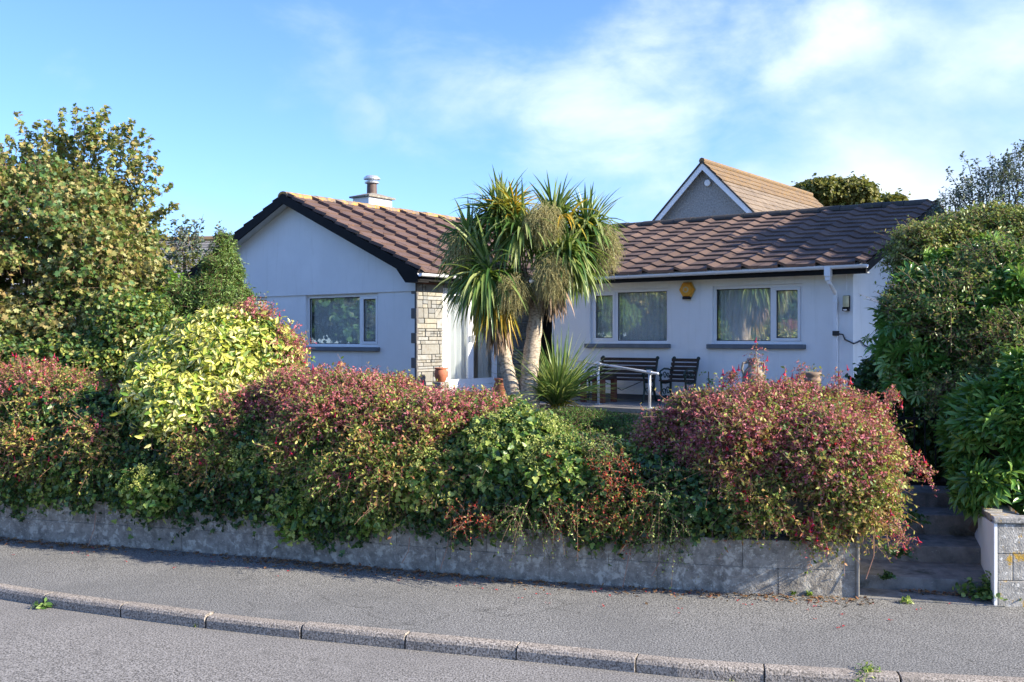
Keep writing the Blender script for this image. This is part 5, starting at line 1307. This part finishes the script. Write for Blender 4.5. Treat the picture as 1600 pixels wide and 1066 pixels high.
# ---- small weeds, litter, petals
def tuft(px, py, z, n, label, h=.12, mat='l_bay', cat='weed', tm=NARROW, s=.07, yel=0):
    Y = (EYE-z)*F/(py-HY); p = at(px, py, Y); t = empty('weed', (p[0], p[1], z), 0, label, cat, 'weeds in the joints of kerb, wall and steps')
    D = rnd(n); D[:, 2] = np.abs(D[:, 2])+.4; D = nrm(D); LL = R.uniform(.5, 1, n)*h
    put_stems('stems', np.zeros((n, 3)), D, LL, np.full(n, .3), .002, M['l_bay'], t)
    P2, A2, N2 = sprig_leaves(np.zeros((n, 3)), D, LL, np.full(n, .3), 6)
    put_leaves('foliage', P2, A2, N2, s*R.uniform(.6, 1.2, len(P2)), tm, M[mat], t)
tuft(66, 949, .0, 7, 'broad-leaved green weed at a kerb joint on the left', .1, 'l_bay', tm=SIMPLE, s=.075)
tuft(303, 979, .0, 6, 'tiny weed in the second kerb joint from the left', .06, 'l_ivy_pale', tm=SIMPLE, s=.03)
tuft(1140, 1062, .0, 6, 'tiny weed in the kerb joint below the big fuchsia', .05, 'l_ivy_pale', tm=SIMPLE, s=.025)
tuft(1358, 1062, .05, 26, 'pale bushy weed growing over the kerb at the right', .19, 'l_ivy_pale', tm=NARROW, s=.05)
tuft(1240, 929, .11, 8, 'small green weed at the wall foot under the big fuchsia', .06, 'l_bright', tm=ROUND, s=.03)
tuft(1262, 930, .11, 8, 'low round-leaved weed at the wall foot near the step end', .06, 'l_bright', tm=ROUND, s=.03)
tuft(1415, 941, .11, 12, 'yellowish grass tuft on the step threshold', .07, 'l_ivy_pale', s=.05)
tuft(1540, 935, .12, 40, 'leafy green weed in the corner of the bottom step and white wall', .36, 'l_bay', tm=ROUND, s=.05)
tuft(1385, 905, .24, 16, 'dark weed on the lowest step near the left return', .12, 'l_shade', tm=ROUND, s=.035)
tuft(1400, 870, .4, 24, 'dark plant on the second step under the fuchsia', .22, 'l_shade', tm=ROUND, s=.04)
tuft(1425, 815, .62, 20, 'dark plant at the foot of the gate', .2, 'l_shade', tm=ROUND, s=.05)
# seedling by the house wall
p = H(-2.35, -.5); t = empty('wall_plant', (p[0], p[1], PZ), 0, 'slender leafy sapling against the white wall right of the armchair', 'plant')
n = 8; P = np.zeros((n, 3)); P[:, 2] = np.linspace(.2, .55, n); D = nrm(R.normal(size=(n, 3))+[0, 0, .6]); MB().tube([(0, 0, 0), (.01, 0, .3), (0, 0, .58)], .008, 6).build('stem', M['twig'], t)
P2, A2, N2 = sprig_leaves(P, D, np.full(n, .16), np.full(n, .3), 6); put_leaves('foliage', P2, A2, N2, np.full(len(P2), .06), SIMPLE, M['l_bay'], t)
# litter along the wall foot
n = 4200; k = R.integers(30, len(WALL), n); Lw = WALL[k]+R.uniform(-.15, .15, (n, 2))*[1, 0]; dd = np.abs(R.normal(size=n))*.13
P = np.stack([Lw[:, 0]-dd*.33, Lw[:, 1]-dd*.94-.02, .108+R.random(n)*.012], 1); ix = R.random(n) < np.clip(.55+.6*wob(P, 1.5), .1, 1); P = P[ix]
lo = put_leaves('leaf_litter', P, rnd(len(P))*[1, 1, .25], rnd(len(P))*.5+[0, 0, 1], R.uniform(.02, .055, len(P)), SIMPLE, M['litter'], None); tag(lo, 'dry brown leaves gathered along the foot of the wall', 'leaves', kind='stuff')
n = 160; P = np.stack([R.uniform(3.55, 4.2, n), 0*R.random(n), .12+.02*R.random(n)], 1); P[:, 1] = 9.27-(P[:, 0]-3.16)*.27-np.abs(R.normal(size=n))*.05
lo = put_leaves('step_litter', P, rnd(n)*[1, 1, .25], rnd(n)*.5+[0, 0, 1], R.uniform(.02, .05, n), SIMPLE, M['litter'], None); tag(lo, 'dry leaves swept against the bottom step', 'leaves', kind='stuff')
# fallen petals
n = 60; px = R.uniform(0, 1500, n); P = []
for q in px:
    w_ = wy(q); P.append([(q-800)/F*w_, 0, 0]); P[-1][1] = w_-abs(R.normal())*.35-.12
P = np.array(P); P[:, 0] = (px-800)/F*P[:, 1]; P[:, 2] = .112
lo = put_leaves('fallen_petals', np.repeat(P, 3, 0)+R.normal(size=(n*3, 3))*[.01, .01, 0], rnd(n*3)*[1, 1, .2], rnd(n*3)*.4+[0, 0, 1], np.full(n*3, .022), SIMPLE, M['flower'], None); tag(lo, 'fallen red fuchsia petals scattered on the pavement', 'petals', kind='stuff')
# dry grass tufts at the wall foot
for (px, lab) in ((1117, 'curled tuft of dead straw at the wall foot, right of middle'), (430, 'trailing dry stalks at the wall foot, left of middle')):
    Y = wy(px)-.06; p = at(px, 900, Y); t = empty('dry_grass', (p[0], p[1], .105), 0, lab, 'grass tuft'); n = 60
    D = rnd(n); D[:, 2] = np.abs(D[:, 2])*.7+.1; blades('stalks', R.normal(size=(n, 3))*[.05, .02, 0], nrm(D), R.uniform(.06, .16, n), .004, R.uniform(1.5, 4, n), M['l_cord_dead'], t)
# thin bare trailing stems over the wall face
mb = MB()
for (px, y0, y1) in ((985, 800, 940), (150, 800, 870), (700, 820, 890), (640, 840, 880), (1365, 830, 905), (1030, 860, 900)):
    Y = wy(px)-.05 if px < 1350 else 8.95; a = at(px, y0, Y); b = at(px-12, y1, Y-.05); b[2] = max(b[2], .12)
    mb = MB(); mb.tube([a, a*.5+b*.5+[.03, -.02, 0], b], .004, 5); t = mb.build('trailing_plant', M['twig_pale']); tag(t, {985: 'long thin stem trailing down to the pavement right of the middle', 150: 'bare stem against the wall far left', 700: 'bare stem against the wall below the stone corner', 640: 'short bare stem at the wall under the mauve fuchsia', 1365: 'ivy tendril hanging beside the steps', 1030: 'short pale stalk standing at the wall foot'}[px], 'stem')

# ================================================================== SKY AND LIGHT
SUN_H = np.array([.95, -.312]); SUN_H /= np.linalg.norm(SUN_H); ELV = rad(27)
W = bpy.data.worlds.new('World'); SC.world = W; W.use_nodes = True
nt = W.node_tree; bg = nt.nodes['Background']; bg.inputs[1].default_value = .118
sky = nt.nodes.new('ShaderNodeTexSky'); sky.sky_type = 'NISHITA'; sky.sun_disc = False
sky.sun_elevation = ELV; sky.sun_rotation = math.atan2(SUN_H[0], SUN_H[1]); sky.air_density = 1.0; sky.dust_density = .6; sky.ozone_density = 1.6
tc = nt.nodes.new('ShaderNodeTexCoord')
def dirnode(px, py, lo, hi):
    d = np.array([(px-800)/F, 1, (HY-py)/F]); d /= np.linalg.norm(d)
    n = nt.nodes.new('ShaderNodeVectorMath'); n.operation = 'DOT_PRODUCT'; n.inputs[1].default_value = tuple(d)
    nr = nt.nodes.new('ShaderNodeVectorMath'); nr.operation = 'NORMALIZE'; nt.links.new(tc.outputs['Generated'], nr.inputs[0]); nt.links.new(nr.outputs[0], n.inputs[0])
    m = nt.nodes.new('ShaderNodeMapRange'); m.interpolation_type = 'SMOOTHSTEP'
    m.inputs[1].default_value = math.cos(math.atan(hi/F)); m.inputs[2].default_value = math.cos(math.atan(lo/F))
    nt.links.new(n.outputs['Value'], m.inputs[0]); return m.outputs[0]
def mth(op, a, b, clamp=False):
    n = nt.nodes.new('ShaderNodeMath'); n.operation = op; n.use_clamp = clamp
    for i, v in enumerate((a, b)):
        if isinstance(v, (int, float)): n.inputs[i].default_value = v
        else: nt.links.new(v, n.inputs[i])
    return n.outputs[0]
mp = nt.nodes.new('ShaderNodeMapping'); mp.inputs['Scale'].default_value = (1, 1, 1.9); nt.links.new(tc.outputs['Generated'], mp.inputs[0])
nz1 = noise(nt, 3.2, 9, .55, mp.outputs[0], .35); nz2 = noise(nt, 9, 8, .6, mp.outputs[0], .5)
nzz = mth('ADD', mth('MULTIPLY', nz1, .75), mth('MULTIPLY', nz2, .25))
w = None
for (px, py, lo, hi, k) in ((1400, 190, 60, 330, .34), (1180, 50, 20, 280, .20), (1540, 60, 30, 350, .20), (1300, 260, 40, 240, .30), (650, 230, 20, 260, .12), (480, 130, 10, 160, .15), (1600, 300, 100, 600, .24), (420, 310, 10, 180, .15), (110, 130, 5, 70, .17), (960, 330, 30, 300, .19), (560, 190, 5, 70, .2)):
    q = mth('MULTIPLY', dirnode(px, py, lo, hi), k); w = q if w is None else mth('MAXIMUM', w, q)
bk_ = nt.nodes.new('ShaderNodeVectorMath'); bk_.operation = 'DOT_PRODUCT'; bk_.inputs[1].default_value = (-.35, -.93, .1); nt.links.new(tc.outputs['Generated'], bk_.inputs[0])
fill_cloud = nt.nodes.new('ShaderNodeMapRange'); fill_cloud.inputs[1].default_value = -.2; fill_cloud.inputs[2].default_value = .5; fill_cloud.inputs[4].default_value = .10; nt.links.new(bk_.outputs['Value'], fill_cloud.inputs[0])  # unseen cloud cover behind the camera, added to whiten fill on shaded walls
w = mth('MAXIMUM', w, fill_cloud.outputs[0])
cl = nt.nodes.new('ShaderNodeMapRange'); cl.interpolation_type = 'SMOOTHSTEP'; cl.inputs[1].default_value = .57; cl.inputs[2].default_value = .90; cl.inputs[4].default_value = .88
nt.links.new(mth('ADD', nzz, w), cl.inputs[0])
# cloud tone: white tops, blue-grey undersides by its own noise
tone = ramp(nt, [(.38, (2.5, 3.4, 4.9)), (.64, (4.6, 5.1, 5.7))], noise(nt, 4.5, 5, .5, mp.outputs[0], .2))
skyc = mixc(nt, 1.0, sky.outputs[0], (.60, .80, 1.24), 'MULTIPLY')
colr = mixc(nt, cl.outputs[0], skyc, tone)
nt.links.new(colr, bg.inputs[0])
sl = bpy.data.lights.new('sun', 'SUN'); sl.energy = 5.0; sl.angle = rad(.55); sl.color = (1, .90, .74)
so = bpy.data.objects.new('sun', sl); COL.objects.link(so)
sd = Vector((SUN_H[0]*math.cos(ELV), SUN_H[1]*math.cos(ELV), math.sin(ELV)))
so.rotation_euler = sd.to_track_quat('Z', 'Y').to_euler(); so.location = (20, -10, 20)

cam = bpy.data.cameras.new('camera'); co_ = bpy.data.objects.new('camera', cam); COL.objects.link(co_)
co_.location = (0, 0, EYE); co_.rotation_euler = (rad(90), 0, 0)
cam.sensor_width = 36; cam.lens = 36*F/1600; cam.shift_y = -(533-HY)/1600; cam.clip_end = 2000; cam.clip_start = .1
SC.camera = co_
vs = SC.view_settings; vs.view_transform = 'Standard'; vs.look = 'None'; vs.exposure = 1.18; vs.gamma = 1
SC.cycles.max_bounces = 6; SC.cycles.transparent_max_bounces = 12
